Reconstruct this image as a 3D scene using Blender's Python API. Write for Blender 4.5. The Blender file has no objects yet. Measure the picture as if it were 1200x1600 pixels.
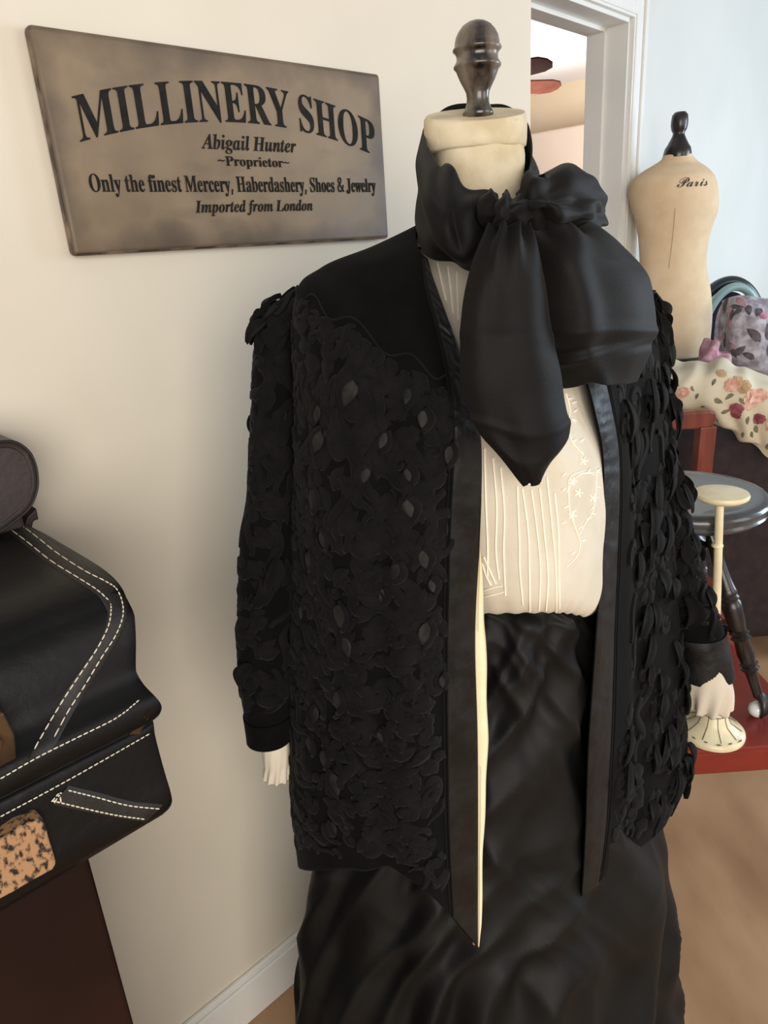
import bpy, bmesh, math, random
import numpy as np
from mathutils import Vector, Matrix, noise
from mathutils.bvhtree import BVHTree

random.seed(7)
SC = bpy.context.scene
COL = SC.collection

# ------------------------------------------------------------------ camera
F = 1109.0                      # focal length in pixels of the 1200x1600 frame
CAM = np.array([0.0, 0.0, 1.40])
_d = np.array([205.0, 2993.0, F]); _d /= np.linalg.norm(_d)      # "down" seen by the lens
_y = np.array([0, 0, 1.0]) - _d * _d[2]; _y /= np.linalg.norm(_y)
_x = np.cross(_d, _y)
if _x[0] < 0: _x = -_x
R = np.stack([_x, _y, -_d])
cam_data = bpy.data.cameras.new('camera')
cam = bpy.data.objects.new('camera', cam_data); COL.objects.link(cam)
cam_data.sensor_fit = 'VERTICAL'; cam_data.sensor_height = 24.0
cam_data.lens = F / 1600.0 * 24.0
cam_data.clip_start = 0.02
M = Matrix(((R[0][0], -R[0][1], -R[0][2], CAM[0]), (R[1][0], -R[1][1], -R[1][2], CAM[1]),
            (R[2][0], -R[2][1], -R[2][2], CAM[2]), (0, 0, 0, 1)))
cam.matrix_world = M
SC.camera = cam

def ray(px, py): return R @ np.array([px - 600.0, py - 800.0, F])
def P(px, py, Y):                                   # the point seen at a pixel, at depth Y in the room
    v = ray(px, py); return CAM + v / v[1] * Y
def PZ(px, py, Z):
    v = ray(px, py); return CAM + v * ((Z - CAM[2]) / v[2])
def mpp(p):                                         # metres per pixel at a point
    return (R.T @ (np.asarray(p) - CAM))[2] / F

# the long wall: direction U, normal into the room N
U = np.array([0.7422, 0.6702, 0.0]); N = np.array([0.6702, -0.7422, 0.0]); ZZ = np.array([0, 0, 1.0])
WD = -0.95
def W(a, d, z): return U * a + N * d + ZZ * z       # along wall, distance coordinate, height
def PW(px, py, d):
    v = ray(px, py); return CAM + v * (d / (v @ N))

# ------------------------------------------------------------------ world, lamps, exposure
wd = bpy.data.worlds.new('world'); SC.world = wd; wd.use_nodes = True
bg = wd.node_tree.nodes['Background']
bg.inputs[0].default_value = (0.95, 0.93, 0.95, 1); bg.inputs[1].default_value = 0.42
def area(name, loc, target, sx, sy, power, col):
    l = bpy.data.lights.new(name, 'AREA'); l.shape = 'RECTANGLE'; l.size = sx; l.size_y = sy
    l.energy = power; l.color = col
    o = bpy.data.objects.new(name, l); COL.objects.link(o); o.location = loc
    o.rotation_euler = (Vector(target) - Vector(loc)).to_track_quat('-Z', 'Y').to_euler()
    return o
area('window_light', (2.9, -0.3, 1.7), (0.0, 0.9, 1.15), 1.3, 1.5, 20, (1.0, 0.96, 0.93))
area('far_window_light', (3.6, 2.0, 1.5), (1.5, 2.8, 1.1), 1.2, 1.4, 66, (0.68, 0.85, 1.0))
area('front_window_light', (0.50, -2.1, 1.5), (-0.1, 1.0, 1.0), 2.2, 1.8, 88, (1.0, 0.925, 0.82))
area('next_room_light', (1.1, 4.9, 1.75), (1.15, 5.2, 2.5), 1.0, 1.0, 24, (1.0, 0.94, 0.90))
SC.view_settings.view_transform = 'Standard'
SC.view_settings.look = 'None'
SC.view_settings.exposure = 0.0
SC.view_settings.gamma = 1.0
SC.view_settings.use_curve_mapping = False

# ------------------------------------------------------------------ helpers
def lin(c):
    c = c / 255.0
    return c / 12.92 if c <= 0.04045 else ((c + 0.055) / 1.055) ** 2.4
def rgb(r, g, b): return (lin(r), lin(g), lin(b), 1.0)

def mat(name, c1, c2=None, scale=8.0, rough=0.6, rough2=None, bump=0.0, bscale=60.0, metal=0.0, sheen=0.0,
        spec=0.5, stretch=(1, 1, 1), lo=0.35, hi=0.65, detail=4.0, coat=0.0, trans=0.0, subsurf=0.0, bdist=0.002):
    m = bpy.data.materials.new(name); m.use_nodes = True
    nt = m.node_tree; b = nt.nodes['Principled BSDF']
    b.inputs['Roughness'].default_value = rough; b.inputs['Metallic'].default_value = metal
    b.inputs['Specular IOR Level'].default_value = spec
    b.inputs['Sheen Weight'].default_value = sheen
    b.inputs['Coat Weight'].default_value = coat
    b.inputs['Alpha'].default_value = 1.0 - trans
    tc = nt.nodes.new('ShaderNodeTexCoord'); mp = nt.nodes.new('ShaderNodeMapping')
    mp.inputs['Scale'].default_value = stretch
    nt.links.new(tc.outputs['Object'], mp.inputs['Vector'])
    nz = nt.nodes.new('ShaderNodeTexNoise'); nz.inputs['Scale'].default_value = scale; nz.inputs['Detail'].default_value = detail
    nt.links.new(mp.outputs[0], nz.inputs['Vector'])
    rp = nt.nodes.new('ShaderNodeValToRGB')
    rp.color_ramp.elements[0].position = lo; rp.color_ramp.elements[1].position = hi
    rp.color_ramp.elements[0].color = c1; rp.color_ramp.elements[1].color = c2 or c1
    nt.links.new(nz.outputs['Fac'], rp.inputs[0]); nt.links.new(rp.outputs[0], b.inputs['Base Color'])
    if rough2 is not None:
        mr = nt.nodes.new('ShaderNodeMapRange'); mr.inputs[1].default_value = lo; mr.inputs[2].default_value = hi
        mr.inputs[3].default_value = rough; mr.inputs[4].default_value = rough2
        nt.links.new(nz.outputs['Fac'], mr.inputs[0]); nt.links.new(mr.outputs[0], b.inputs['Roughness'])
    if bump:
        n2 = nt.nodes.new('ShaderNodeTexNoise'); n2.inputs['Scale'].default_value = bscale; n2.inputs['Detail'].default_value = 3
        nt.links.new(mp.outputs[0], n2.inputs['Vector'])
        bp = nt.nodes.new('ShaderNodeBump'); bp.inputs['Strength'].default_value = bump; bp.inputs['Distance'].default_value = bdist
        nt.links.new(n2.outputs['Fac'], bp.inputs['Height']); nt.links.new(bp.outputs[0], b.inputs['Normal'])
    return m

class MB:
    def __init__(s): s.v = []; s.f = []; s.mi = []
    def add(s, vs, fs, mi=0):
        o = len(s.v); s.v += [tuple(map(float, p)) for p in vs]
        s.f += [tuple(i + o for i in f) for f in fs]; s.mi += [mi] * len(fs)
    def grid(s, g, cu=False, cv=False, mi=0):
        g = np.asarray(g); nv, nu = g.shape[:2]
        fs = []
        for j in range(nv if cv else nv - 1):
            for i in range(nu if cu else nu - 1):
                a, b = j * nu + i, j * nu + (i + 1) % nu
                c, d = ((j + 1) % nv) * nu + (i + 1) % nu, ((j + 1) % nv) * nu + i
                fs.append((a, b, c, d))
        s.add(g.reshape(-1, 3), fs, mi)
    def fan(s, ring, mi=0):
        ring = [np.asarray(p) for p in ring]; c = sum(ring) / len(ring)
        n = len(ring); s.add(ring + [c], [(i, (i + 1) % n, n) for i in range(n)], mi)
    def tube(s, path, r, n=8, cap=True, mi=0, flat=1.0, up=None):
        path = [np.asarray(p, float) for p in path]; k = len(path)
        rings = []; prev = None
        for i, p in enumerate(path):
            t = path[min(i + 1, k - 1)] - path[max(i - 1, 0)]; t = t / (np.linalg.norm(t) + 1e-9)
            if prev is None:
                a = np.asarray(up if up is not None else (0, 0, 1.0), float)
                if abs(a @ t) > 0.95: a = np.array([1.0, 0, 0])
            else: a = prev
            a = a - t * (a @ t); a /= np.linalg.norm(a) + 1e-9; prev = a; b = np.cross(t, a)
            rr = r[i] if hasattr(r, '__len__') else r
            rings.append([p + (a * math.cos(w) * flat + b * math.sin(w)) * rr for w in [2 * math.pi * q / n for q in range(n)]])
        s.grid(np.array(rings), cu=True, mi=mi)
        if cap: s.fan(rings[0], mi); s.fan(rings[-1], mi)
    def lathe(s, base, prof, n=40, axis=(0, 0, 1), ex=(1, 0, 0), sx=1.0, sy=1.0, mi=0):   # prof: (radius, height)
        base = np.asarray(base, float); ax = np.asarray(axis, float); ax /= np.linalg.norm(ax)
        e1 = np.asarray(ex, float); e1 = e1 - ax * (e1 @ ax); e1 /= np.linalg.norm(e1); e2 = np.cross(ax, e1)
        g = [[base + ax * h + (e1 * math.cos(w) * sx + e2 * math.sin(w) * sy) * r for w in [2 * math.pi * q / n for q in range(n)]] for r, h in prof]
        s.grid(np.array(g), cu=True, mi=mi)
        if prof[0][0] > 1e-5: s.fan(g[0], mi)
        if prof[-1][0] > 1e-5: s.fan(g[-1], mi)
    def box(s, o, a, b, c, mi=0):       # corner and three edges
        o, a, b, c = [np.asarray(q, float) for q in (o, a, b, c)]
        vs = [o, o + a, o + a + b, o + b, o + c, o + a + c, o + a + b + c, o + b + c]
        s.add(vs, [(0, 3, 2, 1), (4, 5, 6, 7), (0, 1, 5, 4), (1, 2, 6, 5), (2, 3, 7, 6), (3, 0, 4, 7)], mi)
    def prism(s, pts, vec, mi=0):
        pts = [np.asarray(p, float) for p in pts]; vec = np.asarray(vec, float); n = len(pts)
        s.add(pts + [p + vec for p in pts], [tuple(range(n))[::-1], tuple(range(n, 2 * n))] +
              [(i, (i + 1) % n, n + (i + 1) % n, n + i) for i in range(n)], mi)
    def build(s, name, m, parent=None, smooth=True, bevel=0.0, solid=0.0, sub=0, segs=3):
        me = bpy.data.meshes.new(name); me.from_pydata(s.v, [], s.f)
        ms = m if isinstance(m, (list, tuple)) else [m]
        for q in ms: me.materials.append(q)
        for p, i in zip(me.polygons, s.mi): p.material_index = i
        bm = bmesh.new(); bm.from_mesh(me); bmesh.ops.recalc_face_normals(bm, faces=bm.faces); bm.to_mesh(me); bm.free()
        if smooth:
            me.polygons.foreach_set('use_smooth', [True] * len(me.polygons))
            try: me.set_sharp_from_angle(angle=math.radians(50))
            except Exception: pass
        o = bpy.data.objects.new(name, me); COL.objects.link(o)
        if solid:
            q = o.modifiers.new('thickness', 'SOLIDIFY'); q.thickness = solid; q.offset = -1
        if bevel:
            q = o.modifiers.new('bevel', 'BEVEL'); q.width = bevel; q.segments = segs; q.limit_method = 'ANGLE'
        if sub:
            q = o.modifiers.new('sub', 'SUBSURF'); q.levels = sub; q.render_levels = sub
        if parent is not None: attach(o, parent)
        return o

def attach(o, parent):
    o.parent = parent; o.matrix_parent_inverse = world_of(parent).inverted()
def world_of(o):
    m = Matrix.Translation(o.location)
    return m
def tag(o, label, cat, group=None, kind=None):
    o['label'] = label; o['category'] = cat
    if group: o['group'] = group
    if kind: o['kind'] = kind
    return o
def thing(name, loc, label, cat, group=None):
    o = bpy.data.objects.new(name, None); COL.objects.link(o); o.location = [float(q) for q in loc]
    o.empty_display_size = 0.05
    return tag(o, label, cat, group)
def struct(o): o['kind'] = 'structure'; return o

def cr(pts, n, closed=False):           # Catmull-Rom resampling of a row of points, uniform in the parameter
    p = np.asarray(pts, float); k = len(p); out = []
    for q in (np.linspace(0, k, n, endpoint=False) if closed else np.linspace(0, k - 1, n)):
        i = min(int(q), k - 1 if closed else k - 2); t = q - i
        if closed: a, b, c, d = p[(i - 1) % k], p[i % k], p[(i + 1) % k], p[(i + 2) % k]
        else:
            b, c = p[i], p[i + 1]
            a = p[i - 1] if i > 0 else 2 * b - c
            d = p[i + 2] if i + 2 < k else 2 * c - b
        out.append(0.5 * (2 * b + (c - a) * t + (2 * a - 5 * b + 4 * c - d) * t * t + (3 * b - a - 3 * c + d) * t ** 3))
    return np.array(out)
def net(rows, nu, nv, closed=False):    # rows of control points -> fine grid (nv, nu, 3)
    g = np.array([cr(r, nu, closed) for r in rows])
    return np.stack([cr(g[:, i], nv) for i in range(nu)], axis=1)
def normals(g, closed=False):
    if closed: du = np.roll(g, -1, 1) - np.roll(g, 1, 1)
    else: du = np.gradient(g, axis=1)
    dv = np.gradient(g, axis=0); n = np.cross(du, dv)
    n /= np.linalg.norm(n, axis=2, keepdims=True) + 1e-12
    return n
def outward(g, n):                      # flip the whole field so that the middle faces the room's camera side
    c = g.reshape(-1, 3).mean(0)
    if ((g - c) * n).sum() < 0: n = -n
    return n
def facing(g, n):
    v = CAM - g
    if (v * n).sum() < 0: n = -n
    return n
def displace(g, n, fn):
    nv, nu = g.shape[:2]; o = g.copy()
    for j in range(nv):
        for i in range(nu): o[j, i] = g[j, i] + n[j, i] * fn(i / (nu - 1), j / (nv - 1), g[j, i])
    return o
def px_rows(rows): return [[P(*q) for q in r] for r in rows]
def fn_noise(p, s, seed=0.0): return noise.noise(Vector((p[0] * s + seed, p[1] * s, p[2] * s)))
def loft_px(rows, ratio=0.8, n=40, dirx=(1, 0, 0)):   # silhouette rows (y, x_left, x_right, depth) -> rings in level planes
    e1 = np.asarray(dirx, float); e2 = np.cross(ZZ, e1); g = []
    for r in rows:
        y, xl, xr, Y = r[:4]; k = r[4] if len(r) > 4 else ratio
        a, b = P(xl, y, Y), P(xr, y, Y); c = (a + b) / 2; h = np.linalg.norm(b - a) / 2
        g.append([c + e1 * h * math.cos(w) + e2 * h * k * math.sin(w) for w in [2 * math.pi * q / n for q in range(n)]])
    return np.array(g)

class Surf:                              # something to lay trimmings on
    def __init__(s, g, n, closed=False): s.g = g; s.n = n; s.nv, s.nu = g.shape[:2]
    def at(s, u, v, off=0.0):
        x = min(max(u, 0), 1) * (s.nu - 1); y = min(max(v, 0), 1) * (s.nv - 1)
        i = min(int(x), s.nu - 2); j = min(int(y), s.nv - 2); a, b = x - i, y - j
        def L(q): return (q[j, i] * (1 - a) + q[j, i + 1] * a) * (1 - b) + (q[j + 1, i] * (1 - a) + q[j + 1, i + 1] * a) * b
        return L(s.g) + L(s.n) * off
    def frame(s, u, v):
        e = 0.004
        su = (s.at(u + e, v) - s.at(u - e, v)) / (2 * e); sv = (s.at(u, v + e) - s.at(u, v - e)) / (2 * e)
        return su, sv
    def local(s, u0, v0):                # metres (x across, y down) -> point on the surface
        su, sv = s.frame(u0, v0)
        e1 = su / (np.linalg.norm(su) + 1e-9); sv_p = sv - e1 * (sv @ e1); L2 = np.linalg.norm(sv_p) + 1e-9
        k = (sv @ e1) / L2; L1 = np.linalg.norm(su) + 1e-9
        def f(x, y, off=0.0): return s.at(u0 + (x - k * y) / L1, v0 + y / L2, off)
        return f

def leaf(mb, f, ang, L, w, lift, curl=0.0, mi=0, nl=7):
    ca, sa = math.cos(ang), math.sin(ang); g = []
    for j in range(nl):
        t = j / (nl - 1); hw = w * 0.5 * (math.sin(math.pi * t ** 0.75) ** 0.8) + 0.0002
        row = []
        for q in (-1, -0.5, 0, 0.5, 1):
            x = (t - 0.5) * L; y = q * hw + math.sin(t * 3.0) * curl * L
            row.append(f(x * ca - y * sa, x * sa + y * ca, lift * (0.25 + 0.75 * (1 - q * q)) * math.sin(math.pi * min(max(t, .06), .94))))
        g.append(row)
    mb.grid(np.array(g), mi=mi)
def ribbon(mb, f, pts, w, lift, mi=0):   # flat band with rounded section along a planar path
    g = []; k = len(pts)
    for j, (x, y) in enumerate(pts):
        a = pts[max(j - 1, 0)]; b = pts[min(j + 1, k - 1)]
        tx, ty = b[0] - a[0], b[1] - a[1]; L = math.hypot(tx, ty) + 1e-9; nx, ny = -ty / L, tx / L
        ww = w * (0.45 + 0.55 * math.sin(math.pi * (0.12 + 0.8 * j / (k - 1))))
        g.append([f(x + nx * q * ww / 2, y + ny * q * ww / 2, lift * (1.0 if abs(q) < .8 else -0.1)) for q in (-1, -0.6, 0.6, 1)])
    mb.grid(np.array(g), mi=mi)
def scroll(mb, f, ang, r0, r1, turn, w, lift, mi=0, hand=1):
    n = 12; pts = []
    for j in range(n):
        t = j / (n - 1); r = r0 + (r1 - r0) * t; a = ang + hand * turn * t
        pts.append((r * math.cos(a), r * math.sin(a)))
    ribbon(mb, f, pts, w, lift, mi)

GLY = {}
GLYPHS = {
 'bold:&': '491|187,-7 136,-1 94,15 62,42 42,79 37,101 37,145 53,195 89,232 139,266 114,296 87,341 81,368 86,418 102,447 128,469 182,486 225,486 261,477 289,460 309,434 319,402 320,383 311,337 282,300 224,258 354,133 378,170 401,240 461,240 427,145 392,95 490,0 410,0 352,56 311,26 265,4|188,293 245,336 256,354 262,383 256,409 246,423 231,433 202,439 181,436 156,424 141,402 138,383 140,364 151,338|189,46 250,55 286,72 314,93 175,229 127,194 110,176 98,141 98,113 106,88 133,60 158,49',
 'bold:,': '180|28,-87 61,78 124,78 129,71 116,25 71,-87',
 'bold:E': '442|14,0 14,17 49,21 62,30 71,43 75,65 75,385 73,399 67,419 56,430 48,434 16,439 16,455 399,455 399,320 383,320 373,364 364,381 353,395 325,415 306,422 259,430 210,430 196,427 190,423 186,417 183,402 183,246 210,247 226,250 239,254 259,269 274,292 280,308 288,345 304,345 304,118 287,118 281,160 268,190 256,204 241,213 222,219 183,222 183,58 189,39 192,35 203,30 249,28 267,29 299,35 326,44 350,57 371,75 397,112 411,143 430,143 402,0',
 'bold:H': '524|15,0 15,17 49,23 57,27 67,38 73,55 75,81 75,379 73,401 67,418 62,424 40,435 16,439 16,455 242,455 242,439 224,437 199,430 189,420 185,410 182,388 182,251 342,251 342,388 339,410 333,424 325,430 308,435 282,439 282,455 507,455 507,439 474,432 466,428 457,419 451,402 449,379 449,81 451,57 457,39 467,28 483,21 507,17 507,0 282,0 282,17 306,20 323,26 334,36 340,54 342,81 342,221 182,221 182,67 186,46 194,32 200,27 217,20 242,17 242,0',
 'bold:I': '261|13,0 13,17 47,24 61,32 70,45 75,63 75,398 71,416 63,427 49,434 13,439 13,455 244,455 244,439 231,438 210,434 191,423 187,416 183,398 183,62 187,44 196,32 212,24 246,17 246,0',
 'bold:J': '330|109,-65 62,-58 33,-43 11,-22 -3,13 -1,41 17,66 44,75 67,70 88,50 93,28 88,4 77,-17 78,-27 87,-37 105,-40 129,-35 139,-25 146,-1 148,377 144,403 133,424 116,433 79,439 79,455 314,455 314,439 272,428 264,421 258,404 255,89 249,33 232,-10 202,-41 162,-59',
 'bold:L': '427|15,0 15,17 49,23 57,27 67,38 73,55 75,81 75,379 73,402 67,419 56,429 40,436 16,439 16,455 250,455 250,439 215,436 203,432 190,421 184,404 182,388 182,74 184,52 189,39 196,33 205,30 252,28 270,29 301,35 327,45 350,60 370,80 395,120 409,154 427,154 402,0',
 'bold:M': '634|14,0 14,17 38,20 55,27 61,32 70,45 75,66 74,405 71,416 58,430 40,436 15,439 15,455 185,455 317,142 449,455 617,455 617,439 595,435 578,428 568,417 562,401 560,378 560,75 562,56 567,37 577,26 587,21 617,17 617,0 396,0 396,17 420,21 437,27 445,34 452,50 455,83 455,399 288,0 270,0 105,389 105,80 108,53 114,35 126,25 144,19 169,17 169,0',
 'bold:N': '494|403,-11 107,350 107,65 111,44 119,31 124,26 141,20 167,17 167,0 18,0 18,17 49,21 63,28 69,36 73,47 76,69 76,388 40,431 33,434 18,439 18,455 156,455 391,169 391,387 388,409 384,419 373,429 357,435 331,439 331,455 480,455 480,439 455,436 433,425 426,411 422,390 422,-11',
 'bold:O': '525|261,-11 222,-8 169,7 136,24 122,34 82,71 61,101 39,151 30,188 28,248 34,286 45,321 53,338 61,354 82,384 108,410 137,431 170,448 206,460 265,466 304,463 340,455 374,441 389,432 431,399 464,356 481,323 492,287 498,248 498,208 487,151 473,117 454,85 417,45 388,24 355,7 300,-8|265,12 306,21 338,47 361,90 375,150 379,228 378,268 368,337 359,365 348,389 334,408 318,424 301,434 281,441 260,443 219,435 186,409 163,366 150,305 145,228 146,188 150,151 157,119 166,91 177,67 191,47 207,32 224,21 243,14',
 'bold:P': '418|15,0 15,17 49,23 57,27 67,38 73,55 75,81 75,379 73,401 67,418 62,424 40,435 16,439 16,455 246,455 274,453 299,450 336,440 361,426 372,418 390,398 402,374 408,347 407,310 402,290 394,271 382,255 367,240 348,228 326,218 301,211 273,207 182,206 182,67 186,46 194,32 200,27 217,20 242,17 242,0|182,230 237,233 262,244 279,263 289,291 292,329 286,382 275,406 257,422 232,430 209,431 197,429 189,424 182,405',
 'bold:R': '473|15,0 15,17 49,23 57,27 67,38 73,55 75,81 75,379 73,401 67,418 62,424 40,435 16,439 16,455 255,454 289,451 319,445 367,426 385,413 399,397 409,379 415,358 417,334 413,303 401,277 380,255 352,237 315,224 436,44 456,23 461,20 480,17 480,0 338,0 201,212 182,212 182,67 184,55 190,38 200,27 217,20 242,17 242,0|182,234 223,235 241,238 269,249 280,258 288,269 300,298 304,336 300,370 291,397 275,416 253,427 224,431 206,430 194,426 187,418 182,396',
 'bold:S': '390|43,-11 43,158 62,158 78,105 99,65 125,37 141,27 158,20 177,16 197,15 225,18 237,22 257,36 271,55 278,77 277,106 270,122 259,136 244,149 140,202 104,227 89,240 67,266 59,281 51,314 50,348 56,377 67,403 83,424 103,442 128,455 155,463 185,466 220,463 300,445 306,445 315,452 320,466 339,466 339,319 322,319 313,348 293,385 268,414 248,429 227,439 194,445 169,442 148,433 132,419 123,401 120,391 122,361 137,336 164,316 283,257 317,233 334,216 350,188 356,168 359,145 356,100 346,71 330,45 308,24 281,8 248,-4 212,-9 165,-9 139,-4 108,7 81,12 71,9 67,5 61,-11',
 'bold:Y': '426|101,0 101,17 126,20 143,27 153,38 156,46 159,55 161,81 161,179 33,410 14,429 1,435 -13,438 -13,455 207,455 207,438 176,436 160,427 156,420 156,412 164,392 248,226 339,376 348,401 347,419 340,427 330,433 316,437 295,438 295,455 439,455 439,438 426,435 414,429 393,407 268,203 268,67 272,46 280,32 293,23 328,17 328,0',
 'bold:a': '343|255,-10 222,-3 211,6 200,35 161,7 118,-7 70,-6 49,4 33,20 23,40 22,80 27,96 48,124 106,158 199,190 199,241 194,270 181,287 158,295 132,295 111,288 106,282 104,272 123,236 121,218 110,202 85,191 56,195 40,208 33,228 34,246 43,271 56,285 84,303 133,317 189,317 250,302 274,280 292,231 294,42 301,34 320,42 329,28 301,3 271,-9|151,34 179,44 199,63 199,169 170,160 147,147 131,130 121,109 118,84 123,52 139,36',
 'bold:b': '361|43,-11 43,400 37,428 23,437 8,439 8,455 138,455 138,279 167,304 184,312 235,318 284,299 304,281 320,258 339,200 342,166 339,127 323,75 305,46 283,23 241,-2 192,-10 157,-4 122,14 105,28 53,-11|183,14 208,20 226,36 237,65 243,106 245,183 240,222 225,261 207,275 184,280 166,276 150,265 138,242 140,49 154,23',
 'bold:c': '293|156,-10 126,-7 99,3 64,30 38,68 22,115 19,150 27,205 40,237 70,277 110,305 157,318 193,318 238,306 268,280 277,245 270,220 262,211 244,205 222,206 211,212 198,234 196,281 193,288 179,296 149,292 133,279 121,257 114,227 113,160 121,112 137,76 173,44 204,38 245,50 271,72 285,60 240,15 214,1',
 'bold:d': '370|140,-10 113,-7 78,10 49,40 35,66 20,129 25,204 51,266 70,288 105,311 132,317 164,317 196,305 223,280 223,409 212,430 201,436 176,439 176,455 319,455 319,66 328,37 353,28 353,11 281,3 223,-10 223,39 196,8 161,-8|171,28 184,30 202,41 217,60 223,76 223,242 216,260 206,270 181,280 152,276 136,261 122,219 118,178 119,108 125,72 142,39',
 'bold:e': '301|154,-10 124,-7 97,3 73,19 53,41 37,69 26,101 19,157 26,210 54,267 87,298 113,311 142,318 200,312 218,305 249,280 271,245 283,173 283,166 117,166 121,121 131,87 147,62 170,47 199,42 230,49 270,86 285,73 264,43 214,3 185,-7|116,192 201,192 198,258 193,277 184,290 161,297 145,293 132,282 118,237',
 'bold:f': '213|15,0 15,16 45,26 52,52 52,277 16,277 16,310 52,310 54,374 73,423 99,446 132,460 174,465 218,458 248,438 262,410 259,377 242,359 231,356 205,359 195,365 186,379 186,402 197,433 191,442 172,443 156,435 148,400 148,310 203,310 203,277 148,277 149,44 154,30 163,22 199,16 199,0',
 'bold:h': '381|18,0 18,16 42,22 52,48 52,407 46,429 33,438 19,440 19,455 148,455 148,267 181,300 200,310 243,318 275,314 299,301 316,280 327,250 330,56 331,41 340,23 363,16 363,0 202,0 202,16 217,18 231,30 235,56 233,245 226,263 203,271 179,266 148,235 148,48 154,26 161,20 180,16 180,0',
 'bold:i': '198|101,362 77,367 65,376 53,396 50,412 56,436 65,449 77,458 101,463 117,461 137,449 151,421 151,404 142,382 124,367|18,0 18,16 42,23 48,29 52,47 52,261 44,288 20,293 21,310 148,310 149,41 157,23 180,16 180,0',
 'bold:l': '200|18,0 18,16 42,23 48,29 52,47 52,413 44,433 20,439 20,455 148,455 149,41 157,23 180,16 180,0',
 'bold:n': '381|18,0 18,16 42,22 52,48 52,261 46,284 19,294 19,310 148,310 148,267 181,300 221,316 275,314 299,301 316,280 327,250 330,56 331,41 340,23 363,16 363,0 202,0 202,16 217,18 231,30 235,56 233,245 226,263 203,271 179,266 148,235 148,48 154,26 161,20 180,16 180,0',
 'bold:o': '336|169,-10 135,-7 104,4 77,21 55,43 31,85 22,118 19,154 22,190 31,223 55,266 77,288 104,305 135,315 168,318 201,315 231,305 258,289 280,267 305,224 314,191 317,154 314,117 305,84 290,54 270,30 217,-3|169,11 197,21 209,39 215,61 220,137 218,215 208,271 195,289 169,299 140,289 128,271 117,187 117,122 126,45 141,21',
 'bold:p': '372|17,-139 17,-124 43,-115 52,-90 52,255 49,279 34,292 19,295 19,310 143,310 143,263 156,283 189,310 230,319 257,316 293,298 328,255 347,195 349,141 340,88 328,57 311,32 280,4 255,-7 227,-10 208,-8 175,5 148,32 150,-93 156,-109 167,-118 197,-123 197,-139|195,28 207,29 226,39 239,59 248,90 252,178 241,248 221,273 199,278 187,276 166,263 148,235 148,69 172,35',
 'bold:r': '288|18,0 18,16 42,23 48,29 52,47 52,261 46,285 34,292 20,293 21,310 146,310 146,252 169,285 187,301 215,316 244,318 262,313 280,298 289,275 289,258 278,234 262,224 230,225 193,260 172,253 157,234 149,192 149,47 155,29 163,22 197,16 197,0',
 'bold:s': '288|151,-10 128,-8 76,9 62,6 51,-9 36,-9 36,105 53,105 63,74 78,49 97,30 118,19 150,15 173,22 187,37 192,51 191,69 179,89 82,144 54,169 43,188 37,220 47,266 77,301 123,318 155,318 217,305 230,319 244,319 244,222 228,222 204,269 188,284 169,293 141,296 121,290 109,277 105,253 111,237 125,224 216,175 234,160 252,132 257,95 253,59 239,30 228,18 186,-6',
 'bold:t': '228|124,-9 95,-6 74,3 55,30 48,71 48,279 20,279 20,300 88,369 129,424 144,424 144,310 208,310 208,279 144,279 144,82 149,51 158,42 168,40 193,53 206,75 222,66 192,18 172,3 149,-6',
 'bold:w': '435|122,-10 17,265 6,284 -11,293 -11,310 138,310 138,293 120,289 114,276 167,127 211,235 192,286 168,295 168,310 323,310 323,293 300,287 296,269 336,141 387,272 380,289 356,295 356,310 445,310 445,295 431,291 414,264 304,-10 289,-10 223,197 140,-10',
 'bold:y': '301|52,-140 25,-135 4,-118 -6,-94 -3,-64 15,-44 28,-40 54,-43 71,-58 76,-95 91,-98 118,-69 140,-5 34,256 25,275 10,291 -5,293 -5,310 162,310 162,293 133,288 128,275 185,119 230,241 238,274 232,288 203,293 203,310 300,310 300,293 285,289 277,281 263,252 136,-85 103,-126 80,-137',
 'bold:~': '384|34,193 34,245 47,258 78,275 114,281 153,277 229,249 273,241 305,248 350,281 350,229 321,206 288,194 231,197 141,229 103,232 62,216',
 'bi:A': '420|-68,0 -68,17 -34,28 -13,48 323,461 342,461 326,89 329,57 336,40 349,28 366,20 388,17 388,0 178,0 178,17 212,26 229,47 236,75 238,140 97,140 41,70 28,45 29,33 35,27 71,17 71,0|119,168 240,168 247,328',
 'bi:H': '508|-34,0 -34,15 0,20 14,30 26,47 115,369 120,404 116,419 104,429 73,435 73,451 283,451 283,435 244,427 224,403 181,252 341,252 375,377 378,409 371,423 362,429 330,435 330,451 541,451 541,435 513,432 498,425 480,398 391,73 388,58 391,31 404,21 435,15 435,0 224,0 224,15 258,20 272,30 284,47 333,221 173,221 133,73 130,47 131,36 147,21 177,15 177,0',
 'bi:I': '250|-34,0 -34,15 0,20 14,30 26,47 115,369 118,414 103,429 73,435 73,451 283,451 283,435 242,426 230,415 221,397 135,82 129,52 131,36 146,21 177,15 177,0',
 'bi:L': '426|-34,0 -34,15 0,20 14,30 26,47 117,376 120,408 116,418 104,429 73,435 73,451 283,451 283,435 248,429 230,414 214,376 128,42 137,29 166,24 237,28 280,40 331,76 371,134 393,134 351,0',
 'bi:a': '336|53,-9 19,-1 -6,23 -18,59 -17,102 -5,147 23,206 51,245 101,288 134,304 165,310 180,308 203,294 214,265 225,303 297,303 241,108 228,58 235,41 254,48 285,87 300,78 259,22 238,5 197,-9 170,-2 162,7 155,34 162,75 132,32 111,12 78,-5|93,41 111,46 136,69 163,115 184,169 196,222 197,260 189,275 172,281 147,270 121,239 92,184 76,140 65,87 66,66 75,47',
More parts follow.
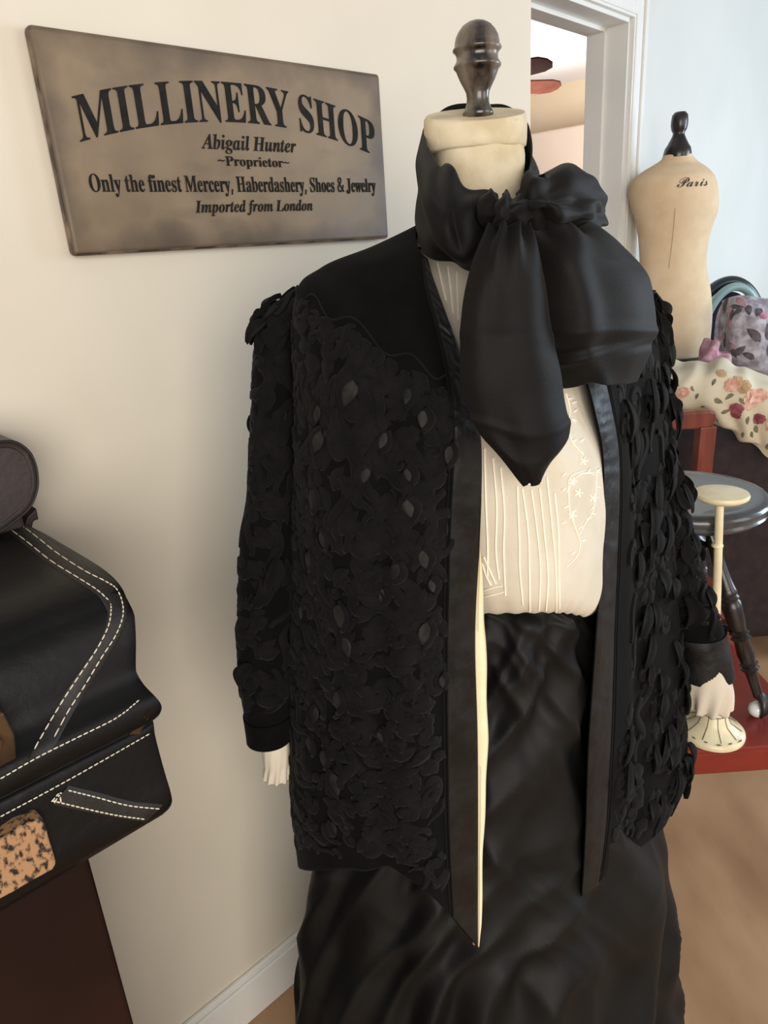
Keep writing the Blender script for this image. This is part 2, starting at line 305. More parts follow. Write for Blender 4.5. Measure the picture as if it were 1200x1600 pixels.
 'bi:b': '322|77,-9 42,-6 7,8 -9,23 -11,38 91,412 84,429 48,433 48,451 101,456 189,470 129,255 145,274 180,301 218,310 231,309 262,295 278,276 288,252 291,221 286,178 270,133 237,77 215,53 179,23 140,2|91,15 113,20 134,34 176,94 194,138 209,203 208,237 201,253 184,263 159,258 141,243 122,211 72,52 73,21',
 'bi:d': '335|55,-9 31,-6 11,6 -9,36 -15,65 -14,108 1,161 37,227 56,251 95,286 129,304 164,310 195,304 213,294 242,396 243,416 237,427 205,433 205,451 244,455 343,470 230,48 235,41 248,45 281,89 297,78 255,22 218,-6 183,-8 164,7 157,35 164,76 133,32 113,12 80,-6|96,42 115,47 145,80 184,165 198,217 201,261 193,278 186,282 167,281 143,263 114,222 77,137 66,79 69,60 82,45',
 'bi:e': '270|87,-9 55,-5 28,9 6,31 -6,61 -11,98 -5,142 29,214 60,252 84,273 109,290 149,307 176,310 212,304 237,286 246,269 249,248 242,217 234,202 207,174 166,149 79,124 75,102 79,63 92,45 106,38 137,38 152,45 181,74 195,95 214,83 194,50 171,24 145,5 118,-6|84,146 130,165 166,194 188,231 193,250 192,270 184,283 171,287 153,282 135,265 107,218',
 'bi:f': '194|-66,-139 -94,-133 -114,-117 -124,-94 -122,-67 -102,-49 -85,-48 -72,-53 -60,-73 -62,-91 -71,-107 -69,-113 -59,-117 -38,-108 -26,-90 -3,-28 60,275 13,275 19,303 66,303 86,363 111,410 141,443 158,455 175,463 212,470 256,461 270,450 279,435 281,405 269,387 247,381 237,383 228,387 216,403 214,417 225,440 223,447 206,448 185,427 171,399 144,303 201,303 197,275 140,275 98,80 65,-29 35,-85 11,-112 -32,-135',
 'bi:g': '298|77,-139 32,-136 -18,-119 -39,-100 -50,-79 -48,-48 -38,-32 -11,-12 33,5 10,23 -3,51 0,65 12,83 57,114 32,133 13,162 9,201 21,237 45,269 79,293 106,304 149,310 209,298 244,277 302,277 299,248 261,248 264,225 257,186 236,153 216,135 178,114 134,105 83,106 69,93 67,79 83,66 154,44 205,19 227,-7 233,-36 226,-70 213,-90 194,-107 143,-131|116,125 137,131 156,150 171,177 181,210 184,261 174,281 156,287 135,281 115,261 100,233 89,199 86,164 91,139 105,126|85,-117 132,-107 159,-82 161,-58 153,-43 115,-22 60,-4 26,-25 10,-49 8,-71 22,-94 49,-111',
 'bi:i': '194|132,371 118,373 100,384 89,402 87,416 89,430 105,452 132,460 145,458 163,447 174,430 176,416 168,389 152,376|49,-8 19,0 5,17 1,32 4,64 53,248 49,266 19,273 19,289 34,291 150,310 87,78 84,50 88,44 102,44 142,90 155,81 114,24 71,-5',
 'bi:l': '173|40,-9 15,-5 3,3 -8,23 -10,48 87,414 86,421 76,430 52,433 52,450 183,470 73,54 79,41 91,43 109,58 131,89 144,79 123,46 93,12 73,-2',
 'bi:m': '525|380,-8 351,0 342,10 335,48 354,123 391,235 392,252 385,261 357,254 318,214 278,136 230,0 152,0 224,235 224,256 217,261 206,261 177,244 136,190 97,107 66,0 -14,0 48,230 51,261 42,270 18,273 17,289 151,310 116,193 173,269 200,292 227,305 256,310 274,308 298,292 306,260 299,217 349,277 385,302 422,310 455,302 471,278 472,248 416,53 423,44 438,48 471,91 486,81 454,35 433,14 402,-5',
 'bi:n': '357|213,-9 184,-1 175,9 168,41 182,109 224,234 224,256 213,261 199,258 168,235 136,190 97,107 66,0 -14,0 52,254 42,270 18,273 17,289 93,300 151,310 116,193 173,269 200,292 227,305 256,310 274,308 288,302 304,277 306,254 299,217 248,57 253,45 264,43 279,55 304,90 319,80 266,13 235,-6',
 'bi:o': '316|96,-9 46,1 9,32 -9,79 -8,128 20,201 70,264 121,298 175,310 229,299 256,281 266,269 284,222 279,160 256,101 218,49 181,18 154,3 126,-6|103,13 128,24 151,54 176,108 195,168 205,223 204,258 193,280 172,288 147,278 118,240 83,147 71,88 71,42 82,21',
 'bi:p': '330|-79,-139 -79,-121 -65,-120 -47,-111 -32,-81 48,228 52,248 49,265 40,271 16,273 16,290 144,310 124,242 166,285 207,307 240,309 271,296 285,278 295,254 297,208 282,143 249,81 205,30 154,-2 128,-9 104,-9 69,6 44,-97 50,-114 86,-122 86,-139|102,15 129,25 148,45 171,81 198,147 214,224 209,248 200,258 187,262 167,257 149,243 132,219 103,142 79,50 82,23',
 'bi:r': '260|-14,0 52,254 42,270 18,273 17,289 151,310 114,189 166,274 192,299 212,308 236,308 253,293 258,281 259,256 249,230 227,218 205,221 180,241 162,230 140,199 107,131 66,0',
 'bi:t': '185|30,-9 1,-2 -14,22 -15,39 -11,70 45,273 13,273 13,297 40,309 91,345 134,398 162,398 134,300 187,300 179,273 126,273 68,68 69,47 77,41 103,60 128,95 144,85 110,37 88,14 54,-6',
 'bi:u': '358|46,-9 14,-1 3,9 -3,23 -5,41 0,75 46,248 42,266 13,273 12,289 146,310 79,73 76,48 84,40 118,51 149,87 183,145 212,216 236,301 316,301 251,57 258,44 272,48 306,91 321,81 299,49 268,13 247,-1 215,-9 193,-5 177,9 170,31 181,103 154,62 114,18 74,-5',
 'scr:P': '462|162,-5 109,3 71,25 57,46 52,71 55,91 64,108 79,122 97,130 125,133 145,126 160,108 160,85 142,69 107,58 101,47 104,38 123,20 147,13 173,14 205,26 248,66 276,109 304,167 238,144 232,154 269,175 313,187 344,243 377,291 412,331 451,363 492,387 430,402 360,399 287,382 222,351 185,321 158,289 145,258 145,230 162,210 180,203 195,203 230,215 272,248 308,299 328,360 335,367 344,354 344,315 339,283 327,254 300,217 277,199 250,186 221,180 191,180 165,185 145,196 126,221 123,242 129,274 140,296 178,339 235,377 298,402 383,419 455,416 514,398 566,410 584,409 587,404 581,400 535,386 559,367 579,335 584,309 575,273 561,251 540,230 497,203 463,190 403,177 385,135 361,97 333,64 301,38 246,9 205,-1|411,197 454,217 489,253 508,287 517,336 516,355 507,374 487,357 459,315',
 'scr:a': '355|210,-5 197,-3 175,12 167,40 152,24 119,3 83,-4 61,-1 35,12 19,37 16,58 19,78 38,120 83,166 116,188 140,198 164,205 202,206 223,196 234,177 247,204 322,207 241,35 247,30 264,37 311,75 324,62 262,12 240,1|97,12 125,22 146,40 177,78 212,138 220,168 210,184 192,188 171,176 134,138 90,62 82,25',
 'scr:i': '231|184,243 173,244 156,254 150,279 154,290 168,303 193,310 216,302 226,281 224,269 213,254|194,62 133,9 103,-3 67,-3 43,12 35,46 52,90 84,148 49,113 36,127 107,201 201,207 105,27 108,21 122,25 142,38 181,75',
 'scr:r': '275|237,62 176,8 143,-4 103,1 73,22 66,46 81,93 105,127 148,165 101,163 50,113 36,127 81,168 93,212 101,221 115,220 120,194 190,181 204,173 213,161 214,147 208,131 146,38 146,24 157,21 165,25 225,76',
 'scr:s': '235|206,71 170,37 132,10 93,-4 55,-5 27,4 7,28 4,42 7,57 16,68 30,74 54,69 64,52 59,33 46,23 35,23 40,17 61,16 85,37 103,83 109,133 107,169 48,113 36,127 113,199 136,226 150,223 152,214 142,199 140,187 165,144 175,113 173,78 161,55 193,84',
}
def glyph(style, ch):
    k = style + ':' + ch
    if k not in GLYPHS: k = 'bold:' + ch
    if k not in GLYPHS: return 170, []
    q = GLYPHS[k].split('|')
    return int(q[0]), [[tuple(map(int, c.split(','))) for c in s.split()] for s in q[1:]]
def text_mesh(name, s, style, x0, x1, base, cap, put, m, parent, bend=None, thick=0.0006, slant=0.0):
    cur = 0; sp = []
    for ch in s:
        adv, pl = glyph(style, ch)
        for p in pl: sp.append([(x + cur + y * slant, y) for x, y in p])
        cur += adv
    xs = [x for p in sp for x, y in p]; mn, mx = min(xs), max(xs); kx = (x1 - x0) / (mx - mn); ky = cap / 455.0
    cu = bpy.data.curves.new(name, 'CURVE'); cu.dimensions = '2D'; cu.fill_mode = 'BOTH'; cu.extrude = thick
    for p in sp:
        q = cu.splines.new('POLY'); q.points.add(len(p) - 1); q.use_cyclic_u = True
        for i, (x, y) in enumerate(p): q.points[i].co = (x0 + (x - mn) * kx, base + y * ky, 0, 1)
    o = bpy.data.objects.new(name, cu); COL.objects.link(o)
    bpy.context.view_layer.update()
    dg = bpy.context.evaluated_depsgraph_get()
    me = bpy.data.meshes.new_from_object(o.evaluated_get(dg))
    bpy.data.objects.remove(o); bpy.data.curves.remove(cu)
    for v in me.vertices:
        x, y, z = v.co
        if bend: y += bend(x)
        v.co = put(x, y, z)
    me.name = name; me.materials.clear(); me.materials.append(m)
    o = bpy.data.objects.new(name, me); COL.objects.link(o); attach(o, parent)
    return o

# ------------------------------------------------------------------ materials
m_wall = mat('wall_paint', rgb(214, 206, 190), rgb(220, 212, 196), scale=3, rough=0.62, bump=0.10, bscale=160, spec=0.4)
m_wall2 = mat('wall_paint_pale', rgb(208, 209, 204), rgb(214, 214, 209), scale=3, rough=0.6, bump=0.10, bscale=160, spec=0.4)
m_trim = mat('trim_paint', rgb(226, 226, 222), rgb(232, 231, 226), scale=6, rough=0.32, bump=0.04, bscale=50)
m_ceil = mat('ceiling_paint', rgb(232, 230, 228), rough=0.8)
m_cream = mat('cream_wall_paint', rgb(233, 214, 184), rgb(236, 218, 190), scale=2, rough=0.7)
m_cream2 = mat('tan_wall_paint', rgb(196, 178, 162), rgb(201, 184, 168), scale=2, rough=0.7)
m_floor = mat('floor_boards', rgb(146, 110, 78), rgb(194, 158, 120), scale=3.0, rough=0.42, rough2=0.6, stretch=(1.6, 0.7, 1), bump=0.12, bscale=22, detail=8, lo=0.3, hi=0.7)
m_sign_text = mat('sign_paint_black', rgb(18, 18, 19), rgb(32, 31, 30), scale=60, rough=0.75, spec=0.2)
m_fin = mat('aged_wood_finial', rgb(24, 19, 16), rgb(126, 114, 100), scale=40, rough=0.22, rough2=0.45, bump=0.5, bscale=45, stretch=(1, 1, .35), spec=0.6, coat=0.3, lo=.36, hi=.70, detail=7, bdist=.004)
m_canvas = mat('aged_canvas', rgb(200, 184, 150), rgb(226, 213, 184), scale=22, rough=0.8, bump=0.5, bscale=40, bdist=0.003)
m_wool = mat('black_wool', rgb(8, 8, 8), rgb(12, 12, 11), scale=40, rough=0.95, bump=0.25, bscale=300, sheen=0.02, spec=0.08)
m_cut = mat('black_felt_cutwork', rgb(9, 9, 9), rgb(17, 16, 16), scale=50, rough=0.88, bump=0.3, bscale=300, sheen=0.03, spec=0.14)
m_win = mat('charcoal_lining', rgb(17, 17, 17), rgb(40, 39, 37), scale=70, rough=0.7, sheen=0.03, spec=0.2)
m_band = mat('black_satin_band', rgb(9, 9, 9), rgb(24, 23, 22), scale=26, rough=0.42, rough2=0.58, bump=0.8, bscale=34, bdist=0.004, spec=0.3)
m_satin = mat('black_taffeta', rgb(8, 8, 8), rgb(14, 14, 13), scale=14, rough=0.58, bump=0.2, bscale=24, spec=0.24, bdist=0.004)
m_scarf = mat('black_organza', rgb(10, 9, 9), rgb(19, 17, 15), scale=9, rough=0.62, bump=0.15, bscale=500, sheen=0.03, spec=0.14)
m_blouse = mat('cream_batiste', rgb(205, 196, 178), rgb(213, 205, 188), scale=18, rough=0.85, bump=0.15, bscale=350, sheen=0.1, spec=0.2)
m_tuck = mat('white_thread', rgb(246, 238, 222), rough=0.8, spec=0.2)
m_lining = mat('ivory_lining', rgb(232, 216, 176), rgb(240, 228, 194), scale=20, rough=0.6)
m_leather = mat('black_leather', rgb(5, 5, 5), rgb(9, 9, 9), scale=7, rough=0.38, rough2=0.5, bump=0.25, bscale=90, spec=0.25)
m_leather2 = mat('worn_black_leather', rgb(12, 10, 9), rgb(26, 21, 18), scale=30, rough=0.52, rough2=0.6, bump=0.3, bscale=110)
m_thread = mat('cream_thread', rgb(214, 206, 186), rough=0.7)
m_brown = mat('dark_brown_leather', rgb(40, 31, 31), rgb(52, 43, 42), scale=14, rough=0.5, bump=0.25, bscale=140)
m_trunk = mat('dark_brown_trunk', rgb(26, 11, 7), rgb(38, 18, 11), scale=4, rough=0.6, rough2=0.75, spec=0.15, bump=0.2, bscale=60)
m_patch = mat('worn_tan_hide', rgb(20, 15, 12), rgb(158, 120, 84), scale=190, rough=0.75, bump=0.6, bscale=120, lo=0.40, hi=0.52, detail=6, stretch=(1, 1, .6))
m_bronze = mat('bronze_latch', rgb(60, 48, 36), rgb(92, 74, 54), scale=30, rough=0.35, metal=0.7)
m_red = mat('red_paint', rgb(112, 34, 24), rgb(132, 44, 32), scale=8, rough=0.35, bump=0.08, bscale=30)
m_black = mat('ebonised_wood', rgb(16, 14, 14), rgb(36, 28, 26), scale=20, rough=0.28, rough2=0.4, coat=0.2)
m_seat = mat('black_lacquer_painted_reflection', rgb(46, 48, 50), rgb(78, 80, 82), scale=10, rough=0.2, rough2=0.3, coat=0.3)  # black lacquer greyed to paint in the window's reflection on the seat
m_glass = mat('clear_glass', rgb(235, 238, 240), rough=0.05, spec=0.8)
m_ivory = mat('ivory_paint', rgb(226, 212, 172), rgb(238, 228, 194), scale=30, rough=0.35, spec=0.5)
m_chip = mat('chipped_brown', rgb(84, 66, 44), rough=0.7)
m_form = mat('beige_jersey', rgb(212, 186, 150), rgb(220, 196, 162), scale=20, rough=0.85, bump=0.1, bscale=400)
m_ink = mat('black_print', rgb(22, 20, 20), rough=0.7)
m_cherry = mat('cherry_wood', rgb(104, 46, 36), rgb(128, 64, 50), scale=9, rough=0.3, stretch=(4, 1, 1), coat=0.2)
m_fan = mat('mahogany_blade', rgb(78, 40, 30), rgb(98, 54, 40), scale=9, rough=0.7, spec=0.1)
m_sofa = mat('dark_upholstery', rgb(34, 25, 26), rgb(46, 34, 34), scale=30, rough=0.9, bump=0.2, bscale=200)
m_floral = mat('cream_cotton', rgb(204, 194, 168), rgb(212, 203, 179), scale=12, rough=0.85)
m_rose = mat('burgundy_rose', rgb(120, 52, 66), rgb(168, 96, 104), scale=55, rough=0.85)
m_pink = mat('dusty_pink_rose', rgb(188, 128, 112), rgb(222, 186, 166), scale=55, rough=0.85)
m_leafp = mat('olive_leaf_print', rgb(92, 90, 76), rgb(130, 122, 100), scale=55, rough=0.85)
m_tanp = mat('tan_petal_print', rgb(168, 136, 100), rgb(198, 170, 132), scale=55, rough=0.85)
m_cush = mat('lilac_grey_cotton', rgb(128, 122, 132), rgb(188, 184, 190), scale=40, rough=0.85)
m_dleaf = mat('charcoal_leaf_print', rgb(58, 52, 56), rgb(100, 92, 96), scale=60, rough=0.85)
m_mauve = mat('mauve_cotton', rgb(150, 96, 108), rgb(196, 160, 170), scale=24, rough=0.85)
m_teal = mat('pale_teal_vinyl', rgb(120, 150, 150), rgb(150, 178, 176), scale=6, rough=0.25)
m_dteal = mat('dark_teal_vinyl', rgb(34, 44, 48), rough=0.25)
m_navy = mat('navy_fabric', rgb(26, 24, 44), rough=0.9)

def sign_material():
    m = mat('aged_sign_paint', rgb(114, 97, 75), rgb(138, 119, 94), scale=9, rough=0.42, rough2=0.55, bump=0.12, bscale=40)
    nt = m.node_tree; b = nt.nodes['Principled BSDF']; ramp = [n for n in nt.nodes if n.type == 'VALTORGB'][0]
    tc = [n for n in nt.nodes if n.type == 'TEX_COORD'][0]
    # rubbed dark borders: distance from the board's own edges (board space, metres) broken up by noise
    sep = nt.nodes.new('ShaderNodeSeparateXYZ'); nt.links.new(tc.outputs['Object'], sep.inputs[0])
    def mth(op, a, bb=None, c=None):
        n = nt.nodes.new('ShaderNodeMath'); n.operation = op
        for i, q in enumerate((a, bb)):
            if q is None: continue
            if hasattr(q, 'links'): nt.links.new(q, n.inputs[i])
            else: n.inputs[i].default_value = q
        return n.outputs[0]
    ex = mth('SUBTRACT', 0.27, mth('ABSOLUTE', sep.outputs[0])); ez = mth('SUBTRACT', 0.122, mth('ABSOLUTE', sep.outputs[2]))
    d = mth('MINIMUM', ex, ez)
    nz = nt.nodes.new('ShaderNodeTexNoise'); nz.inputs['Scale'].default_value = 14; nz.inputs['Detail'].default_value = 6
    nt.links.new(tc.outputs['Object'], nz.inputs['Vector'])
    k = mth('SUBTRACT', mth('MULTIPLY', d, 28.0), mth('MULTIPLY', mth('SUBTRACT', nz.outputs['Fac'], 0.5), 2.6))
    mr = nt.nodes.new('ShaderNodeMapRange'); mr.inputs[1].default_value = -0.1; mr.inputs[2].default_value = 1.1
    mr.inputs[3].default_value = 0.78; mr.inputs[4].default_value = 0.0; nt.links.new(k, mr.inputs[0])
    mx = nt.nodes.new('ShaderNodeMix'); mx.data_type = 'RGBA'; mx.inputs[7].default_value = rgb(70, 58, 48)
    nt.links.new(mr.outputs[0], mx.inputs[0]); nt.links.new(ramp.outputs[0], mx.inputs[6])
    # smoky smudges
    n2 = nt.nodes.new('ShaderNodeTexNoise'); n2.inputs['Scale'].default_value = 7; n2.inputs['Detail'].default_value = 3
    mp2 = nt.nodes.new('ShaderNodeMapping'); mp2.inputs['Scale'].default_value = (0.8, 1, 2.6); nt.links.new(tc.outputs['Object'], mp2.inputs[0]); nt.links.new(mp2.outputs[0], n2.inputs['Vector'])
    m2 = nt.nodes.new('ShaderNodeMapRange'); m2.inputs[1].default_value = 0.55; m2.inputs[2].default_value = 0.72; m2.inputs[3].default_value = 0; m2.inputs[4].default_value = 0.6
    nt.links.new(n2.outputs['Fac'], m2.inputs[0])
    mx2 = nt.nodes.new('ShaderNodeMix'); mx2.data_type = 'RGBA'; mx2.inputs[7].default_value = rgb(84, 74, 64)
    nt.links.new(m2.outputs[0], mx2.inputs[0]); nt.links.new(mx.outputs[2], mx2.inputs[6])
    nt.links.new(mx2.outputs[2], b.inputs['Base Color'])
    return m
m_sign = sign_material()
m_sign_edge = mat('rubbed_sign_edge', rgb(58, 48, 42), rgb(150, 126, 104), scale=26, rough=0.5, lo=0.42, hi=0.72)

# ------------------------------------------------------------------ room
b = MB(); b.box((-3, -3, -0.06), (9, 0, 0), (0, 13, 0), (0, 0, 0.06)); struct(b.build('floor', m_floor, smooth=False))
A_END = 1.322
b = MB(); b.box(W(-3.2, WD - 0.12, 0), U * (A_END + 3.2), N * 0.12, ZZ * 2.5); struct(b.build('wall_left', m_wall, smooth=False))
b = MB(); b.box(W(-3.2, WD, 0), U * (A_END + 3.2), N * 0.014, ZZ * 0.098); b.box(W(-3.2, WD, 0.098), U * (A_END + 3.2), N * 0.009, ZZ * 0.014)
struct(b.build('baseboard_left', m_trim, smooth=False, bevel=0.003))

# the doorway wall beyond, set back behind the end of the long wall
AZ = math.radians(44.5)
U2 = np.array([math.sin(AZ), math.cos(AZ), 0]); N2 = np.array([math.cos(AZ), -math.sin(AZ), 0])
q0 = PZ(985, 29, 2.03); D2 = q0 @ N2; A_JAMB = q0 @ U2 ; TH = 0.125
def W2(a, d, z): return U2 * a + N2 * d + ZZ * z
DL = A_JAMB - 0.80
b = MB()
b.box(W2(A_JAMB, D2 - TH, 0), U2 * 4.2, N2 * TH, ZZ * 2.5)
b.box(W2(DL, D2 - TH, 2.03), U2 * 0.80, N2 * TH, ZZ * 0.47)
b.box(W2(DL - 0.5, D2 - TH, 0), U2 * 0.5, N2 * TH, ZZ * 2.5)
struct(b.build('wall_back', m_wall2, smooth=False))
def casing(bb, side):
    steps = [(0.0, 0.062, 0.016), (0.062, 0.084, 0.024), (0.084, 0.096, 0.018), (0.008, 0.016, 0.020)]
    for lo, hi, t in steps:
        if side == 'r': bb.box(W2(A_JAMB + lo, D2, 0), U2 * (hi - lo), N2 * t, ZZ * (2.03 + hi))
        if side == 't': bb.box(W2(DL - lo, D2, 2.03 + lo), U2 * (0.80 + 2 * lo), N2 * t, ZZ * (hi - lo))
        if side == 'l': bb.box(W2(DL - hi, D2, 0), U2 * (hi - lo), N2 * t, ZZ * (2.03 + hi))
door = thing('door_1', W2(DL + .4, D2, 0), 'white painted doorway trim around the opening into the next room', 'doorway'); door['kind'] = 'structure'
b = MB(); casing(b, 'r'); b.build('casing', m_trim, door, smooth=False, bevel=0.002)
b = MB(); casing(b, 't'); b.build('head_casing', m_trim, door, smooth=False, bevel=0.002)
b = MB(); casing(b, 'l'); b.build('casing', m_trim, door, smooth=False, bevel=0.002)
b = MB()                                            # jamb lining with its stop bead
b.box(W2(A_JAMB - 0.012, D2 - TH - 0.012, 0), U2 * 0.013, N2 * (TH + 0.014), ZZ * 2.03)
b.box(W2(A_JAMB - 0.024, D2 - TH - 0.012, 0), U2 * 0.013, N2 * 0.065, ZZ * 2.03)
b.build('jamb', m_trim, door, smooth=False, bevel=0.002)
b = MB()
b.box(W2(DL, D2 - TH - 0.012, 2.018), U2 * 0.80, N2 * (TH + 0.014), ZZ * 0.013)
b.box(W2(DL, D2 - TH - 0.012, 2.006), U2 * 0.80, N2 * 0.065, ZZ * 0.013)
b.build('head_jamb', m_trim, door, smooth=False, bevel=0.002)
b = MB(); b.box(W2(A_JAMB + 0.10, D2, 0), U2 * 4.0, N2 * 0.014, ZZ * 0.1); struct(b.build('baseboard_back', m_trim, smooth=False, bevel=0.003))

# next room seen through the opening
ZC = 2.5
vF = U2; nF = N2
pF = PZ(875, 132, ZC)
aF = pF @ U2
b = MB(); b.box(W2(aF, D2 - TH - 7, 0), U2 * 0.1, N2 * (7 - .02), ZZ * ZC); struct(b.build('wall_far', m_cream, smooth=False))
b = MB(); b.box(W2(-2, D2 - TH - 7, ZC), U2 * (aF + 2.1), N2 * (7 + TH), ZZ * 0.06); struct(b.build('ceiling', m_ceil, smooth=False))
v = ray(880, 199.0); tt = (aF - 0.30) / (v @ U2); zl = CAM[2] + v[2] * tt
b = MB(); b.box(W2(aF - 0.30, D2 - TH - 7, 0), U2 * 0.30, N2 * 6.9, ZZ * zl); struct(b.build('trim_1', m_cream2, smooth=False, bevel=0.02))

# ceiling fan of the next room: hub beyond the wall's end, blades reaching into view
FZ = 2.22
t1 = PZ(857, 97, FZ); t2 = PZ(872, 137, FZ)
gap = t1 - t2; r_b = np.linalg.norm(gap) / (2 * math.sin(math.radians(36)))
mid = (t1 + t2) / 2; perp = np.array([gap[1], -gap[0], 0]) / np.linalg.norm(gap)
if perp[0] > 0: perp = -perp
hub = mid + perp * r_b * math.cos(math.radians(36)); hub[2] = FZ
fan = thing('ceiling_fan', (hub[0], hub[1], FZ), 'reddish brown bladed ceiling fan seen through the doorway', 'ceiling fan')
b = MB(); b.lathe((hub[0], hub[1], FZ - .07), [(0.0, 0), (.07, .005), (.10, .04), (.10, .11), (.05, .14), (.016, .15), (.016, ZC - FZ + .07)], 28); b.build('motor', m_bronze, fan)
a2 = math.atan2(t2[1] - hub[1], t2[0] - hub[0]); rb = r_b + .01
for q in range(5):
    an = a2 + q * 2 * math.pi / 5
    e = np.array([math.cos(an), math.sin(an), 0]); s_ = np.array([-math.sin(an), math.cos(an), -0.30]); pts = []
    o_ = np.array([hub[0], hub[1], FZ])
    for x, y in [(0.1, -.03), (.2, -.055), (rb - .09, -.07), (rb - .03, -.055), (rb, -.02), (rb, .02), (rb - .03, .055), (rb - .09, .07), (.2, .055), (.1, .03)]:
        pts.append(o_ + e * x + s_ * y)
    b = MB(); b.prism(pts, (0, 0, .008)); b.build('blade', m_fan, fan, smooth=False, bevel=0.002)

# ------------------------------------------------------------------ sign on the wall
SB = -0.948; ST = 0.019
sc_ = W(0.627, SB + ST / 2, 1.5375)
sign = thing('wall_sign', sc_, 'brown rectangular wooden shop sign with arched black lettering on the wall', 'sign')
me_b = MB()
hw, hh = 0.2672, 0.1215
me_b.box((-hw, -ST / 2, -hh), (2 * hw, 0, 0), (0, ST, 0), (0, 0, 2 * hh))
brd = me_b.build('board', [m_sign, m_sign_edge], None, smooth=True, bevel=0.006)
for p in brd.data.polygons:
    if abs(p.normal.y) < 0.5: p.material_index = 1
rot = Matrix(((U[0], -N[0], 0), (U[1], -N[1], 0), (0, 0, 1))).to_4x4()
brd.matrix_world = Matrix.Translation(Vector(sc_)) @ rot
bpy.context.view_layer.update()
brd.parent = sign; brd.matrix_parent_inverse = Matrix.Translation(-Vector(sc_))
def put_sign(x, y, z): return Vector(W(x, SB + ST + 0.0006 + z, y))
def arch(x): return -0.033 * ((x - 0.632) / 0.237) ** 2
# wide, thin layer of letters: one part per line of writing
text_mesh('lettering', 'MILLINERY SHOP', 'bold', 0.3935, 0.8735, 1.5758, 0.0475, put_sign, m_sign_text, sign, bend=arch)
text_mesh('lettering', 'Abigail Hunter', 'bi', 0.556, 0.7140, 1.5412, 0.0178, put_sign, m_sign_text, sign)
text_mesh('lettering', '~Proprietor~', 'bold', 0.5790, 0.6985, 1.5212, 0.0118, put_sign, m_sign_text, sign)
text_mesh('lettering', 'Only the finest Mercery, Haberdashery, Shoes & Jewelry', 'bold', 0.3946, 0.8690, 1.4882, 0.0196, put_sign, m_sign_text, sign)
text_mesh('lettering', 'Imported from London', 'bi', 0.5336, 0.7345, 1.4622, 0.0150, put_sign, m_sign_text, sign)
# ------------------------------------------------------------------ dress form
AX = P(745, 215, 0.91)                     # on the form's axis, at the neck
def axis_at(z): return np.array([AX[0], AX[1], z])
form = thing('dress_form', axis_at(0.0), 'canvas dress form with a tall aged wooden finial, wearing the black outfit', 'dress form')
k = mpp(P(748, 110, 0.893))
zt = P(748, 31, 0.893)[2]; zb = P(748, 187, 0.893)[2]; s_ = (zt - zb) / 156.0
fb = np.array([P(747, 183, 0.893)[0], 0.893, zb])
prof = [(0, 0), (18, 0), (23, 3), (25, 9), (24, 14), (20, 20), (18, 27), (17.5, 36), (18.5, 44), (22, 52), (27, 62), (31, 72), (33.5, 79), (37, 83), (37.5, 86), (35, 90), (32.5, 95), (32.5, 102), (34, 106), (38, 110), (38, 113), (35, 117), (35, 121), (34.5, 124), (33, 131), (29, 139), (23, 147), (14, 153), (5, 156), (0, 156)]
b = MB(); b.lathe(fb, [(r * k * 0.99, h * s_) for r, h in prof], 48)
b.build('finial', m_fin, form)
# neck cap and neck, canvas
g = loft_px([(174, 700, 790, .91), (175, 676, 812, .91), (178, 666, 819, .91), (184, 662.5, 822, .91), (200, 662, 822.5, .91), (224, 664, 822, .91), (233, 665, 821, .91), (236, 668, 818, .91), (237, 676, 812, .91)], 0.86, 56)
for j in range(4):                          # the padded top is tipped towards the front
    for i in range(56): g[j, i, 2] += .0155 * (g[j, i, 1] - .91) / .055 * (1 if j > 0 else .9) - (.002 if j < 2 else 0)
b = MB(); b.grid(g, cu=True); b.fan(g[0]); b.fan(g[-1]); b.build('neck_cap', m_canvas, form)
g = loft_px([(232, 674, 815, .91), (238, 677, 819, .91), (260, 681, 819, .91), (290, 684, 817, .91), (330, 676, 826, .91), (380, 640, 860, .93)], 0.9, 64)
n = outward(g, normals(g, True)); nv, nu = g.shape[:2]
for j in range(nv):
    for i in range(nu): g[j, i] += n[j, i] * 0.0035 * fn_noise(g[j, i], 38)
b = MB(); b.grid(g, cu=True); b.build('neck', m_canvas, form, sub=1)
g = loft_px([(360, 690, 800, .93), (400, 620, 860, .94), (470, 560, 930, .95), (600, 580, 930, .95), (760, 610, 930, .95), (900, 650, 900, .95), (1100, 600, 930, .95)], 0.55, 40, dirx=(0.94, 0.34, 0))
b = MB(); b.grid(g, cu=True); b.fan(g[0]); b.fan(g[-1]); b.build('torso', m_canvas, form)
b = MB(); b.tube([axis_at(0.03), axis_at(0.75)], 0.016, 12); b.build('pole', m_fin, form)
b = MB(); b.lathe(axis_at(0), [(0.16, 0), (0.16, .015), (.13, .025), (.03, .04), (.02, .06), (0, .06)], 32); b.build('base', m_fin, form)

